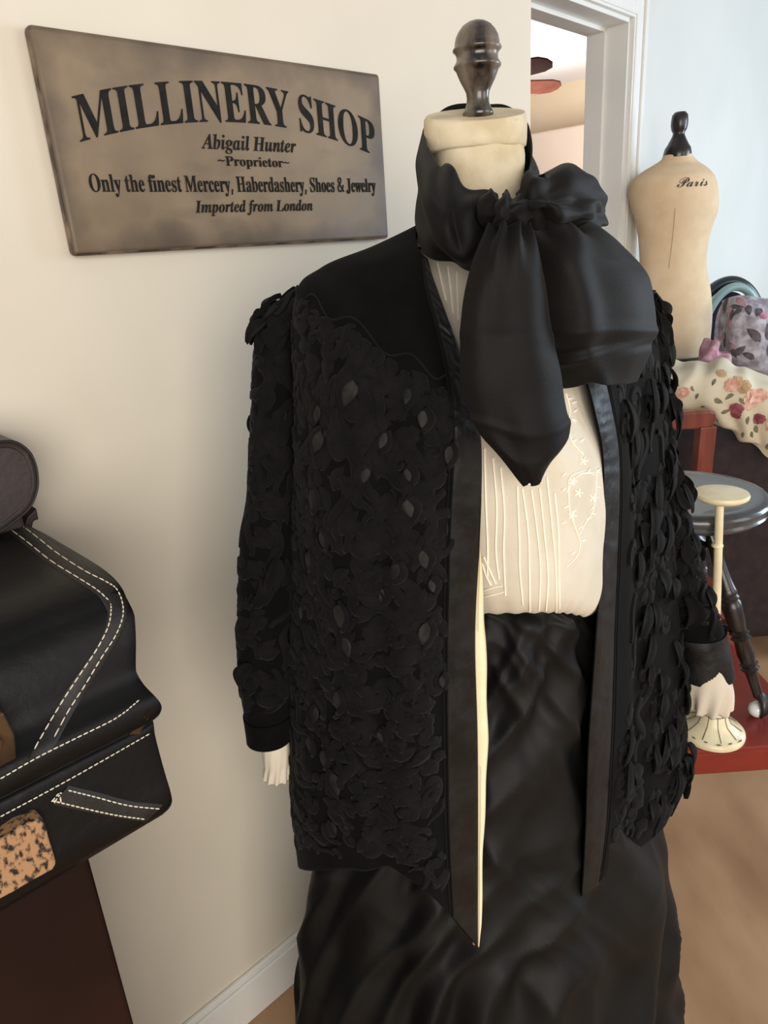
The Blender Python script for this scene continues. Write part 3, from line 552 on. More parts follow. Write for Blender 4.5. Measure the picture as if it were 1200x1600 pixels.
# ------------------------------------------------------------------ blouse
blouse = thing('blouse', axis_at(0.85), 'cream white blouse with pintucks and embroidery under the black jacket', 'blouse')
def brow(y, lx, ly, c1, c1y, cx, cy, c2, c2y, rx, ry, yb):
    return [(lx, y, ly), (c1, y, c1y), (cx, y, cy), (c2, y, c2y), (rx, y, ry), (rx - 30, yb, ry + .10), (760, yb, 1.06), (lx + 40, yb, 1.0)]
rows = [brow(385, 672, .88, 690, .845, 745, .828, 800, .835, 835, .89, 370),
        brow(430, 640, .88, 690, .815, 760, .795, 840, .83, 880, .93, 400),
        brow(520, 620, .87, 690, .785, 790, .768, 870, .815, 930, .94, 470),
        brow(620, 620, .87, 700, .760, 820, .742, 895, .79, 955, .92, 560),
        brow(740, 640, .87, 720, .752, 840, .728, 910, .755, 962, .86, 680),
        brow(850, 650, .86, 730, .745, 845, .716, 912, .745, 952, .84, 790),
        brow(915, 660, .86, 735, .742, 848, .712, 910, .742, 948, .83, 860),
        brow(945, 668, .86, 740, .750, 845, .716, 905, .748, 938, .83, 890),
        brow(958, 680, .86, 750, .765, 842, .734, 893, .765, 920, .83, 900),
        brow(950, 690, .87, 755, .80, 840, .775, 888, .80, 912, .85, 900)]
rows = [[P(*q) for q in r] for r in rows]
g = net(rows, 112, 90, True); n = outward(g, normals(g, True))
def bl(u, v, p):
    return 0.0016 * fn_noise(p, 16) + 0.0028 * max(0, v - .55) * math.sin(2 * math.pi * u * 26 + 3 * fn_noise(p, 6))
nv, nu = g.shape[:2]
for j in range(nv):
    for i in range(nu): g[j, i] = g[j, i] + n[j, i] * bl(i / nu, j / nv, g[j, i])
b = MB(); b.grid(g, cu=True); b.build('bodice', m_blouse, blouse, solid=0.0008)
BT = BVHTree.FromPolygons([tuple(p) for p in g.reshape(-1, 3)], [(j * nu + i, j * nu + (i + 1) % nu, (j + 1) * nu + (i + 1) % nu, (j + 1) * nu + i) for j in range(nv - 1) for i in range(nu)])
def onto(tree, px, py, off=0.001):
    d = Vector(ray(px, py)).normalized(); h = tree.ray_cast(Vector(CAM), d)
    if h[0] is None: return None
    q = np.array(h[0]); nn = np.array(h[1])
    if nn @ (CAM - q) < 0: nn = -nn
    return q + nn * off
def lay(mb, tree, pts, r, off=0.0006, flat=0.6, n=40, mi=0, seg=6):
    pp = cr([(x, y, 0) for x, y in pts], n); path = [onto(tree, x, y, off) for x, y, _ in pp]
    path = [q for q in path if q is not None]
    if len(path) > 1: mb.tube(path, r, seg, mi=mi)
for pts in [[(757, 700), (759, 780), (762, 850), (762, 900)], [(770, 715), (776, 790), (775, 860), (780, 905)], [(782, 730), (788, 800), (787, 860), (790, 930)],
            [(808, 760), (811, 840), (812, 890), (817, 945)], [(816, 763), (825, 830), (827, 890), (828, 955)], [(830, 765), (839, 830), (844, 890), (842, 958)],
            [(843, 762), (850, 830), (856, 900), (853, 958)], [(854, 745), (862, 820), (868, 890), (869, 956)], [(866, 770), (872, 830), (873, 900), (874, 950)],
            [(756, 870), (765, 890), (775, 912)], [(753, 880), (760, 900), (767, 914)], [(757, 922), (770, 918), (785, 915)], [(757, 932), (775, 928), (788, 924)],
            [(684, 412), (690, 440), (697, 470)], [(700, 418), (704, 450), (708, 490)], [(714, 425), (715, 460), (716, 500)]]:
    b = MB(); lay(b, BT, pts, 0.0011); b.build('pintuck', m_tuck, blouse)
b = MB()                                   # white vine and flower embroidery on the wearer's left front
vines = [[(884, 615), (890, 640), (886, 665), (893, 690), (905, 705)], [(912, 735), (890, 745), (888, 775), (890, 800), (900, 830), (906, 850), (900, 870), (885, 885)],
         [(932, 735), (930, 775), (925, 800), (915, 815), (903, 838)], [(905, 740), (925, 738), (938, 740)], [(884, 770), (900, 745), (915, 740), (930, 742)]]
for q in vines: lay(b, BT, q, 0.0008, n=24)
for x, y in [(894, 752), (903, 770), (926, 778), (911, 720), (893, 806)]:
    for a in range(5):
        w_ = a * 2 * math.pi / 5; lay(b, BT, [(x, y), (x + 4 * math.cos(w_), y + 4 * math.sin(w_)), (x + 6.5 * math.cos(w_), y + 6.5 * math.sin(w_))], 0.0012, n=5)
for x, y, a in [(884, 640, 2.6), (892, 655, .4), (884, 668, 2.9), (893, 690, -.5), (906, 705, .9), (888, 790, 2.7), (892, 800, -.4), (884, 815, 2.8), (903, 826, -.6), (907, 845, -.2), (898, 862, 2.6),
                (915, 812, -.5), (922, 802, .2), (928, 790, 2.3), (930, 760, .3), (918, 738, -1.1), (932, 737, -.8), (886, 624, -.3), (893, 630, -.4), (896, 644, -.8), (905, 690, -.6), (884, 762, 2.5), (883, 738, 2.2)]:
    lay(b, BT, [(x, y), (x + 4 * math.cos(a), y + 4 * math.sin(a)), (x + 9 * math.cos(a), y + 8 * math.sin(a))], [0.0006, 0.0014, 0.0014, 0.001, 0.0004], n=5)
b.build('embroidery', m_tuck, blouse)
def ruffle_tube(rows, amp, nn=72, waves=11):
    g = loft_px(rows, 0.9, nn); k = len(rows)
    for j in range(k):
        c = g[j].mean(0); t = j / (k - 1)
        for i in range(nn):
            d = g[j, i] - c; d /= np.linalg.norm(d); w = 2 * math.pi * i / nn
            g[j, i] += d * amp * t * t * math.sin(waves * w + j) + ZZ * (0.4 * amp * t * math.cos(waves * 2 * w) if j == k - 1 else 0)
    return g
b = MB(); b.grid(ruffle_tube([(1120, 412, 451, .78), (1150, 409, 452, .778), (1170, 409, 453, .777), (1190, 411, 454, .776), (1194, 413, 453, .776), (1200, 412, 455, .776), (1214, 411, 457, .776)], 0.0022), cu=True)
b.build('cuff', m_blouse, blouse, solid=0.001, sub=1)
b = MB(); b.grid(ruffle_tube([(1030, 1078, 1134, 1.01), (1052, 1074, 1138, 1.01), (1066, 1072, 1141, 1.01), (1078, 1072, 1143, 1.01), (1092, 1076, 1142, 1.01), (1106, 1078, 1138, 1.01)], 0.0065, waves=9), cu=True)
b.build('cuff', m_blouse, blouse, solid=0.001, sub=1)

# ------------------------------------------------------------------ skirt
rows = px_rows([
    [(668, 935, .86), (735, 935, .800), (840, 935, .770), (915, 935, .80), (945, 930, .90), (860, 900, 1.02), (720, 900, 1.0)],
    [(655, 1000, .85), (720, 1000, .785), (840, 1000, .755), (925, 1000, .815), (955, 990, .92), (870, 950, 1.08), (690, 950, 1.04)],
    [(605, 1130, .83), (690, 1130, .765), (825, 1130, .748), (945, 1130, .825), (985, 1120, .95), (890, 1060, 1.14), (640, 1060, 1.06)],
    [(510, 1310, .815), (640, 1310, .730), (790, 1310, .722), (950, 1310, .815), (1030, 1290, .965), (900, 1220, 1.18), (600, 1220, 1.06)],
    [(480, 1440, .80), (620, 1450, .705), (780, 1450, .695), (960, 1450, .770), (1049, 1440, .95), (910, 1340, 1.20), (600, 1340, 1.06)],
    [(470, 1600, .785), (610, 1600, .680), (770, 1600, .664), (955, 1600, .725), (1062, 1600, .935), (920, 1480, 1.20), (600, 1480, 1.06)]])
rows = [np.array(r) for r in rows]
last = rows[-1]; prev = rows[-2]; ext = last.copy()
for i in range(len(last)):
    dlt = last[i] - prev[i]; kk = (0.012 - last[i][2]) / dlt[2]; ext[i] = last[i] + dlt * kk * np.array([.6, .6, 1])
rows.append(ext)
g = net(rows, 220, 130, True); n = outward(g, normals(g, True)); nv, nu = g.shape[:2]
for j in range(nv):
    v_ = j / nv
    for i in range(nu):
        u_ = i / nu; p = g[j, i]
        f_ = math.sin(2 * math.pi * 11 * u_ + 4.5 * fn_noise(p, 3.2) + 2.0 * v_) * (0.005 + 0.006 * min(v_ * 1.6, 1)) * (.4 + abs(noise.noise(Vector((u_ * 7, v_ * 2, 5)))) * 1.6)
        f_ += 0.020 * (0.45 - 1.6 * abs(noise.noise(Vector((u_ * 15 + v_ * 6, v_ * 3.6, 3.1))))) * min(1, .3 + v_ * 2)
        f_ += 0.011 * (0.4 - 1.6 * abs(noise.noise(Vector((u_ * 18 - v_ * 11, v_ * 7, 9.7))))) * (1.0 if v_ < .55 else .6)
        if v_ < .04: f_ *= .3
        g[j, i] = p + n[j, i] * (f_ - 0.004)
b = MB(); b.grid(g, cu=True)
skirt = b.build('skirt', m_satin, None, solid=0.001)
tag(skirt, 'long black taffeta skirt with soft folds, below the white blouse', 'skirt')

# ------------------------------------------------------------------ jacket
jacket = thing('jacket', axis_at(0.45), 'black open jacket with scrolling leaf cutwork and satin front bands', 'jacket')
rows = px_rows([
    [(666, 404, .800), (655, 390, .82), (650, 372, .86), (655, 350, .92), (690, 335, 1.0), (750, 325, 1.03), (810, 335, 1.02), (850, 350, 1.0), (862, 385, .95), (862, 420, .90)],
    [(690, 470, .762), (640, 425, .785), (600, 395, .82), (585, 384, .875), (640, 395, 1.0), (750, 390, 1.06), (890, 395, 1.08), (950, 425, 1.05), (930, 460, .93), (885, 500, .825)],
    [(717, 545, .738), (645, 500, .745), (530, 432, .79), (508, 420, .85), (600, 440, 1.0), (750, 440, 1.09), (930, 450, 1.12), (1003, 468, 1.08), (965, 515, .93), (908, 570, .800)],
    [(740, 625, .725), (650, 580, .712), (510, 500, .745), (462, 470, .825), (560, 510, 1.01), (750, 520, 1.12), (940, 510, 1.15), (1026, 520, 1.08), (985, 590, .92), (927, 635, .790)],
    [(752, 700, .720), (650, 690, .690), (530, 690, .715), (458, 640, .815), (540, 630, 1.02), (750, 620, 1.14), (950, 620, 1.17), (1040, 640, 1.08), (1000, 690, .93), (944, 725, .80)],
    [(749, 850, .718), (640, 850, .678), (530, 850, .705), (456, 830, .81), (540, 800, 1.02), (750, 780, 1.15), (950, 790, 1.17), (1052, 820, 1.06), (1005, 850, .915), (940, 850, .795)],
    [(743, 1000, .708), (640, 1000, .668), (535, 1000, .695), (454, 990, .805), (540, 950, 1.02), (750, 920, 1.14), (950, 930, 1.15), (1062, 975, 1.04), (1005, 1000, .90), (930, 1000, .785)],
    [(745, 1150, .696), (640, 1150, .658), (535, 1150, .685), (453, 1140, .80), (540, 1080, 1.02), (750, 1050, 1.14), (960, 1060, 1.14), (1070, 1110, 1.02), (1005, 1150, .885), (922, 1150, .775)],
    [(747, 1320, .684), (640, 1275, .650), (535, 1260, .677), (454, 1250, .79), (540, 1190, 1.01), (750, 1160, 1.13), (960, 1170, 1.12), (1072, 1205, 1.0), (1000, 1260, .86), (916, 1290, .765)],
    [(748, 1482, .672), (652, 1382, .642), (550, 1360, .668), (464, 1350, .78), (545, 1280, 1.0), (750, 1250, 1.12), (950, 1250, 1.10), (1042, 1275, .975), (978, 1345, .835), (908, 1400, .752)]])
g = net(rows, 240, 200); n = outward(g, normals(g))
def jd(u, v, p):
    d = 0.0035 * noise.noise(Vector((u * 16, v * 5, 1.3))) * min(1, v * 3)
    if v > .2:                                          # long soft vertical drapes in the wearer's right front
        d += -0.010 * math.exp(-((u - .155 - .03 * (v - .6)) / .022) ** 2) * min(1, (v - .2) * 4)
        d += -0.007 * math.exp(-((u - .90) / .018) ** 2) * min(1, (v - .2) * 4)
    return d
nv, nu = g.shape[:2]
for j in range(nv):
    for i in range(nu): g[j, i] = g[j, i] + n[j, i] * jd(i / (nu - 1), j / (nv - 1), g[j, i])
n = outward(g, normals(g)); JS = Surf(g, n)
b = MB(); b.grid(g); b.build('body', m_wool, jacket, solid=0.0016)
BW = 0.050
def band(u0, u1, v0, v1, off, name, m):
    gg = np.array([[JS.at(u, v, off * (1 if 0 < i < 6 else 0.2) + 0.0013 * math.sin(math.pi * min(max((u - min(u0, u1)) / abs(u1 - u0), 0), 1)) * math.sin(v * 210 + 30 * u + 6 * noise.noise(Vector((v * 14, u * 9, 1)))) * (noise.noise(Vector((v * 22, u * 30, 2))) + .3)) for i, u in enumerate(np.linspace(u0, u1, 7))] for v in np.linspace(v0, v1, 300)])
    bb = MB(); bb.grid(gg); return bb.build(name, m, jacket)
band(-0.0, BW, 0.0, 0.998, 0.0022, 'front_band', m_band)
band(1 - .040, 1.0, 0.04, 0.998, 0.0022, 'front_band', m_band)
for u in (BW, 1 - .040):
    b = MB(); b.tube([JS.at(u, v, .0012) for v in np.linspace(0.02, .995, 120)], .0011, 6)
    b.tube([JS.at(u + (.006 if u < .5 else -.006), v, .0008) for v in np.linspace(0.02, .995, 120)], .0008, 6); b.build('piping', m_cut, jacket)
# ivory lining showing past the wearer's right front edge
gl = []
for v in np.linspace(.50, .999, 110):
    p = JS.at(0, v); k_ = mpp(p); c_ = R.T @ (p - CAM); py = 800 + F * c_[1] / c_[2]
    w_ = np.interp(py, [850, 900, 950, 1000, 1080, 1160, 1240, 1330, 1400, 1450, 1490], [1, 9, 14, 18, 18, 17, 14, 9, 8, 7, 2]) * k_ * (1 + .06 * math.sin(py * .05))
    gl.append([p + np.array([dx, dy, 0]) for dx, dy in ((-.006, .003), (0, .0012), (w_ * .35, -.0015), (w_ * .75, .0), (w_, .004))])
b = MB(); b.grid(np.array(gl)); b.build('lining', m_lining, jacket, solid=0.0008)

def yoke(u): # v of the lower edge of the plain yoke across the fronts
    return .335 - .03 * math.cos(u * 60) if u < .5 else .345
def cutwork(S, mb, regions, count, dmin, fsize, lift, seed, kinds=(.42, .60)):
    rnd = random.Random(seed); got = []; tries = 0
    while len(got) < count and tries < count * 60:
        tries += 1
        u0, u1, v0, v1 = regions[rnd.randrange(len(regions))]
        u = rnd.uniform(u0, u1); v = rnd.uniform(v0, v1); p = S.at(u, v)
        if any(np.linalg.norm(p - q) < dmin for q in got): continue
        got.append(p); f = S.local(u, v); a = rnd.uniform(0, 6.28); h = rnd.choice((-1, 1)); s = fsize * rnd.uniform(.8, 1.25); L_ = lift * rnd.uniform(.6, 1.3)
        t = rnd.random()
        if t < kinds[0]:
            scroll(mb, f, a, .005 * s, .017 * s, 3.6 + rnd.random() * 1.2, .013 * s, L_, hand=h)
            leaf(mb, f, a + 2.2, .026 * s, .016 * s, L_ * .9, .05 * h)
        elif t < kinds[1]:
            pts = [((q - .5) * .056 * s, math.sin(q * 5.2) * .009 * s * h) for q in np.linspace(0, 1, 13)]
            ca, sa = math.cos(a * .2 + 1.2), math.sin(a * .2 + 1.2)
            ribbon(mb, f, [(x * ca - y * sa, x * sa + y * ca) for x, y in pts], .013 * s, L_)
        else:
            for q in range(2): leaf(mb, f, a + q * 2.1, .034 * s, .017 * s, L_ * rnd.uniform(.7, 1.2), .1 * h)
def find_uv(S, px, py, ua, ub):
    i0, i1 = int(ua * (S.nu - 1)), int(ub * (S.nu - 1)); c = (S.g[:, i0:i1] - CAM) @ R
    d = (600 + F * c[..., 0] / c[..., 2] - px) ** 2 + (800 + F * c[..., 1] / c[..., 2] - py) ** 2
    j, i = np.unravel_index(d.argmin(), d.shape); return (i + i0) / (S.nu - 1), j / (S.nv - 1)
def windows(S, mb, spots, ua, ub, off):   # pear shaped openings where the charcoal lining shows, each rimmed with felt
    rnd = random.Random(99)
    for px, py, sz in spots:
        u, v = find_uv(S, px, py, ua, ub); f0 = S.local(u, v); f = lambda x, y, o=0.0: f0(x, y, o + off)
        w_ = 1.57 + rnd.uniform(-.5, .5); L = sz * .00082; leaf(mb, f, w_, L, L * .62, .0004, 0, mi=1)
        for sg in rnd.choice(((-1,), (1,), (1,))):
            ribbon(mb, f, [(math.cos(w_) * (q - .5) * L * 1.25 - math.sin(w_) * sg * L * .36 * math.sin(math.pi * q),
                            math.sin(w_) * (q - .5) * L * 1.25 + math.cos(w_) * sg * L * .36 * math.sin(math.pi * q)) for q in np.linspace(0, 1, 9)], .009, .0012)
def flap(mb, S, u, v, dx, dy, L, w, out, both=True, bow=0.0):
    a = S.at(u, v, .001); su, sv = S.frame(u, v); e1 = su / np.linalg.norm(su); e2 = sv / np.linalg.norm(sv); nn = S.at(u, v, 1.0) - S.at(u, v, 0.0)
    dr = e1 * dx + e2 * dy; dr /= np.linalg.norm(dr); sd = np.cross(nn, dr); g = []
    for j in range(11):
        t = j / 10; hw = w / 2 * (math.sin(math.pi * min(1, .10 + t * .86)) ** .7) + .0002
        c = a + dr * L * t + sd * bow * L * math.sin(math.pi * t) + nn * (out * math.sin(math.pi * t) if both else out * math.sin(t * 2.2))
        g.append([c + sd * hw * q + nn * w * .18 * (q * q) for q in (-1, -.5, 0, .5, 1)])
    mb.grid(np.array(g))
b = MB()
cutwork(JS, b, [(BW + .012, .20, .335, .97), (.20, .335, .34, .95)], 260, .0155, 1.0, .0021, 11)
cutwork(JS, b, [(BW + .012, .34, .335, .97)], 200, .011, .60, .0026, 12)
windows(JS, b, [(545, 612, 34), (497, 648, 26), (497, 692, 34), (492, 782, 32), (640, 622, 22), (660, 655, 24), (700, 712, 26), (640, 792, 26), (622, 890, 26), (662, 872, 28), (488, 872, 26), (507, 842, 24), (534, 962, 36), (544, 1012, 30),
                (662, 990, 34), (531, 1092, 32), (496, 1114, 24), (486, 1162, 28), (508, 1182, 28), (598, 1150, 20), (526, 1222, 38), (524, 1290, 22), (676, 912, 22), (600, 930, 22), (470, 960, 20), (690, 1060, 22), (570, 740, 22), (600, 690, 24), (640, 740, 20)], .04, .36, .0030)
b.build('cutwork', [m_cut, m_win], jacket, solid=0.0008)
b = MB()
cutwork(JS, b, [(.72, 1 - BW - .012, .30, .96)], 170, .017, 1.1, .0034, 21)
rnd = random.Random(6)
for kx in range(85):
    u_ = .74 + .185 * rnd.random() ** 1.5
    flap(b, JS, u_, rnd.uniform(.33, .90), rnd.uniform(-.5, .5), 1, rnd.uniform(.034, .062), rnd.uniform(.018, .034), rnd.uniform(.003, .008), True, rnd.uniform(-.25, .25))
b.build('cutwork', [m_cut, m_win], jacket, solid=0.0009)
b = MB()                                                  # scalloped lower edge of the yoke
b.tube([JS.at(u, .318 + .012 * math.sin(u * 95) , .0010) for u in np.linspace(BW + .01, .33, 70)], .0013, 6)
b.build('yoke_edge', m_cut, jacket)
# sleeves
def sleeve(rows, seed, count, lift, size, vr, loops):
    g = loft_px(rows, .95, 12); gg = np.concatenate([g, g[:, :1]], 1)
    rr = [list(q[:-1]) for q in gg]
    fine = net(rr, 72, 130, True); n = outward(fine, normals(fine, True))
    nv, nu = fine.shape[:2]
    for j in range(nv):
        for i in range(nu): fine[j, i] += n[j, i] * 0.003 * noise.noise(Vector(fine[j, i]) * 22)
    fine = np.concatenate([fine, fine[:, :1]], 1); n = np.concatenate([n, n[:, :1]], 1)
    S = Surf(fine, n); bb = MB(); bb.grid(fine); sl = bb.build('sleeve', m_wool, jacket, solid=0.0016)
    cc = MB(); cutwork(S, cc, [(0.02, .98, vr[0], vr[1])], count, .0155, size, lift, seed)
    cutwork(S, cc, [(0.02, .98, vr[0], vr[1])], count // 2, .012, size * .62, lift * .8, seed + 1)
    rnd = random.Random(seed + 7)
    for kx in range(loops[0]):
        flap(cc, S, rnd.uniform(0, 1), rnd.uniform(vr[0], vr[1] - .06) if rnd.random() > loops[4] else rnd.uniform(vr[0], .25), rnd.uniform(-.5, .5), 1, rnd.uniform(*loops[1]), rnd.uniform(.015, .029), rnd.uniform(*loops[2]), rnd.random() > loops[3], rnd.uniform(-.25, .25))
    cc.build('sleeve_cutwork', [m_cut, m_win], sl, solid=0.0009)
    return S, sl
S1, sl1 = sleeve([(448, 462, 520, .87), (462, 440, 516, .865), (490, 414, 502, .85), (530, 400, 482, .84), (600, 394, 464, .825), (680, 391, 459, .815), (760, 388, 458, .81), (850, 376, 458, .805), (940, 371, 458, .80), (1000, 371, 457, .795), (1090, 378, 457, .785), (1153, 387, 456, .78)], 31, 130, .0022, .95, (.09, .90), (30, (.022, .040), (.001, .005), .0, .6))
S2, sl2 = sleeve([(455, 975, 1022, 1.10), (480, 970, 1022, 1.10), (520, 978, 1033, 1.09), (600, 990, 1042, 1.08), (700, 1000, 1052, 1.07), (760, 1008, 1065, 1.06), (850, 1020, 1083, 1.05), (940, 1038, 1110, 1.04), (1000, 1054, 1133, 1.03), (1056, 1066, 1142, 1.02)], 41, 110, .004, 1.1, (.02, .82), (105, (.030, .062), (.005, .012), .05, .2))
b = MB()                                                  # plain cuff bands and loose leaf flaps on the sleeves
gg = np.array([[S2.at(u, v, .0024) for u in np.linspace(0, 1, 60)] for v in np.linspace(.86, .995, 8)]); b.grid(gg); b.build('sleeve_band', m_band, sl2)
b = MB(); gg = np.array([[S1.at(u, v, .0020) for u in np.linspace(0, 1, 60)] for v in np.linspace(.94, .998, 6)]); b.grid(gg); b.build('sleeve_band', m_wool, sl1)
# ------------------------------------------------------------------ scarf tied in a bow
scarf = thing('scarf', P(790, 330, .76), 'wide black organza scarf tied in a big bow at the neck of the dress form', 'scarf')
top = [(778, 303, .748), (728, 293, .765), (704, 268, .79), (684, 250, .82), (666, 222, .88), (668, 192, .965), (702, 167, 1.00), (745, 160, 1.01), (788, 166, 1.00), (822, 198, .975), (836, 250, .90), (824, 280, .82), (805, 303, .77)]
md = [(776, 335, .735), (722, 325, .722), (690, 318, .728), (662, 300, .765), (651, 285, .86), (662, 265, .97), (700, 255, 1.04), (745, 250, 1.05), (790, 255, 1.04), (826, 262, .985), (842, 290, .90), (830, 315, .82), (808, 335, .765)]
lo_ = [(772, 385, .745), (725, 398, .722), (690, 380, .732), (662, 355, .765), (650, 338, .86), (662, 330, .97), (700, 330, 1.05), (745, 330, 1.06), (790, 330, 1.05), (832, 335, .985), (846, 345, .90), (834, 355, .83), (812, 358, .78)]
bt = [(768, 424, .770), (722, 421, .752), (692, 408, .765), (666, 396, .79), (652, 372, .87), (662, 365, .98), (700, 362, 1.05), (745, 362, 1.06), (790, 362, 1.05), (832, 362, .985), (848, 366, .91), (836, 372, .84), (812, 375, .80)]
g = net(px_rows([top, md, lo_, bt]), 150, 40); n = outward(g, normals(g))
def sf(u, v, p):
    return 0.006 * noise.noise(Vector((u * 9, v * 3.5, 4.2))) + .003 * math.sin(v * 9 + u * 20 + 3 * noise.noise(Vector((u * 8, v * 2, 0)))) - 0.014 * math.exp(-((u - .10) / .035) ** 2 - ((v - .5) / .22) ** 2)
g = displace(g, n, sf); b = MB(); b.grid(g); b.build('neck_wrap', m_scarf, scarf, solid=0.0012)
# knot
g = net(px_rows([
    [(762, 300, .735), (780, 303, .722), (800, 303, .722), (822, 303, .745)],
    [(752, 318, .722), (778, 318, .700), (806, 318, .700), (836, 318, .738)],
    [(752, 345, .722), (778, 342, .698), (808, 342, .700), (838, 342, .738)],
    [(756, 366, .735), (780, 368, .718), (806, 366, .722), (832, 362, .748)]]), 50, 30)
n = facing(g, normals(g))
g = displace(g, n, lambda u, v, p: .0045 * math.sin(u * 15 + v * 4 + 2 * noise.noise(Vector((u * 4, v * 4, 8)))))
b = MB(); b.grid(g); b.build('knot', m_scarf, scarf, solid=0.006)
# raised loop on the right: front and back skins meeting along the rim
def pillow(name, front, dy, fold, m=m_scarf, nu=60, nv=44):
    fr = net(px_rows(front), nu, nv); n = facing(fr, normals(fr))
    fr2 = displace(fr, n, fold); bb = MB(); bb.grid(fr2)
    bk = fr.copy()
    for j in range(nv):
        for i in range(nu):
            e = math.sin(math.pi * i / (nu - 1)) * math.sin(math.pi * j / (nv - 1)); bk[j, i] = fr2[j, i] * (1 - min(1, e * 6)) + (fr[j, i] - n[j, i] * dy * e ** .6) * min(1, e * 6)
    bb.grid(bk[:, ::-1]); return bb.build(name, m, scarf)
pillow('bow_loop', [
    [(806, 304, .735), (828, 282, .742), (850, 264, .765), (880, 259, .785), (910, 271, .80), (936, 292, .82)],
    [(804, 314, .72), (832, 300, .712), (862, 286, .725), (894, 284, .745), (924, 298, .775), (950, 312, .82)],
    [(804, 326, .716), (836, 318, .706), (868, 312, .705), (902, 314, .728), (932, 322, .765), (954, 334, .82)],
    [(806, 338, .722), (838, 336, .715), (870, 336, .715), (904, 340, .735), (930, 346, .77), (946, 352, .82)],
    [(812, 348, .74), (840, 352, .742), (868, 362, .75), (900, 368, .77), (920, 366, .795), (936, 360, .82)]], .05,
    lambda u, v, p: .007 * math.sin(v * 13 + 3.5 * noise.noise(Vector((u * 3, v * 4, 5)))) * (1 - .6 * u) * min(1, 6 * u * (1 - u)) + .008 * noise.noise(Vector((u * 5, v * 5, 1.5))))
# tails
def tail(name, ctrl, fold, th=0.0014, nu=60, nv=110):
    g = net(px_rows(ctrl), nu, nv); n = facing(g, normals(g)); g = displace(g, n, fold)
    bb = MB(); bb.grid(g); return bb.build(name, m_scarf, scarf, solid=th)
def f1(u, v, p):
    d = .004 * math.sin(u * 7 + 1.2 + v) * min(1, v * 4) + .004 * noise.noise(Vector((u * 3, v * 5, 2.2)))
    d += .0020 * math.exp(-((v - .66 - .03 * u) / .022) ** 2) + .0012 * math.exp(-((v - .36) / .02) ** 2)
    return d + .005 * math.sin(u * 22) * max(0, .22 - v) * 4
tail('tail', [
    [(764, 352, .715), (776, 350, .700), (790, 349, .694), (804, 349, .698), (816, 350, .708), (826, 350, .72)],
    [(744, 395, .700), (762, 392, .685), (782, 391, .680), (802, 391, .682), (822, 391, .69), (838, 390, .708)],
    [(732, 460, .688), (754, 460, .674), (778, 460, .670), (804, 460, .672), (828, 460, .682), (850, 459, .704)],
    [(723, 530, .682), (748, 534, .668), (776, 536, .663), (806, 536, .665), (834, 535, .676), (861, 534, .702)],
    [(722, 590, .678), (748, 600, .665), (778, 606, .660), (810, 606, .662), (842, 602, .674), (872, 592, .700)],
    [(736, 640, .676), (762, 650, .664), (790, 658, .660), (820, 658, .662), (852, 650, .674), (880, 636, .698)],
    [(756, 676, .676), (778, 694, .666), (802, 704, .662), (830, 706, .664), (860, 698, .674), (885, 680, .696)],
    [(788, 716, .675), (802, 727, .667), (816, 734, .664), (832, 735, .664), (848, 728, .672), (864, 717, .690)],
    [(823, 757, .676), (824, 759, .674), (828, 762, .673), (833, 759, .673), (838, 754, .676), (843, 748, .678)]], f1)
def f2(u, v, p):
    d = .006 * math.sin(u * 6 + 2.0 * v) * min(1, v * 3) + .006 * noise.noise(Vector((u * 3.5, v * 4, 6.6)))
    d += .0028 * math.exp(-((v - .60 - .05 * u) / .03) ** 2) + .0025 * math.exp(-((v - .80 + .10 * u) / .03) ** 2) - .004 * math.exp(-((v - .72) / .04) ** 2)
    return d + .010 * math.sin(u * 14 + 1) * max(0, .3 - v) * 3
tail('tail', [
    [(822, 346, .735), (836, 345, .728), (852, 345, .728), (872, 349, .735), (900, 354, .75), (928, 356, .77)],
    [(836, 380, .735), (858, 374, .722), (884, 368, .722), (912, 364, .73), (942, 366, .75), (968, 382, .785)],
    [(846, 430, .735), (874, 425, .715), (906, 418, .71), (942, 412, .722), (980, 414, .752), (1010, 428, .80)],
    [(852, 480, .735), (884, 478, .712), (920, 474, .705), (958, 470, .718), (994, 470, .752), (1021, 472, .81)],
    [(858, 530, .738), (890, 534, .716), (926, 532, .708), (962, 528, .722), (994, 524, .758), (1018, 520, .82)],
    [(866, 572, .742), (896, 574, .722), (930, 575, .715), (960, 572, .728), (986, 564, .765), (1006, 556, .825)],
    [(878, 600, .75), (904, 602, .735), (932, 604, .73), (956, 604, .742), (974, 601, .775), (988, 592, .83)]], f2)
b = MB(); tipp = P(827, 757, .668); b.lathe(tipp - np.array([0, 0, .001]), [(0, 0), (.0012, .0004), (.0015, .0012), (.0008, .0022), (0, .0024)], 12); b.build('pin_head', m_glass, scarf)
# ------------------------------------------------------------------ leather case, trunk and pouch against the wall
A1 = 0.214
caseT = thing('suitcase', W(A1 - .25, -.76, 0.872), 'black leather suitcase with cream double stitching, lying on the brown trunk', 'suitcase')
prof = [(-.93, .90), (-.935, 1.00), (-.93, 1.09), (-.915, 1.110), (-.86, 1.116), (-.78, 1.120), (-.70, 1.118), (-.655, 1.110), (-.628, 1.092), (-.614, 1.065), (-.606, 1.035),
        (-.596, 1.022), (-.586, 1.014), (-.583, 1.000), (-.588, .988), (-.597, .982), (-.593, .976), (-.590, .955), (-.586, .925), (-.582, .900), (-.586, .884), (-.605, .874), (-.70, .872), (-.86, .872), (-.92, .878)]
pr = cr([(x, z, 0) for x, z in prof], 150, True)
aend = lambda d, z: A1 + .009 * math.exp(-((z - 1.0) / .018) ** 2) + .0155 * min(max((z - 1.035) / .05, 0), 1) * min(max((d + .93) / .28, .55), 1)
av = [-.62, -.45, -.30, -.20, -.10, -.03, .03, .08, .12, .15, .175, .19, .2, .207, .211]
g = []
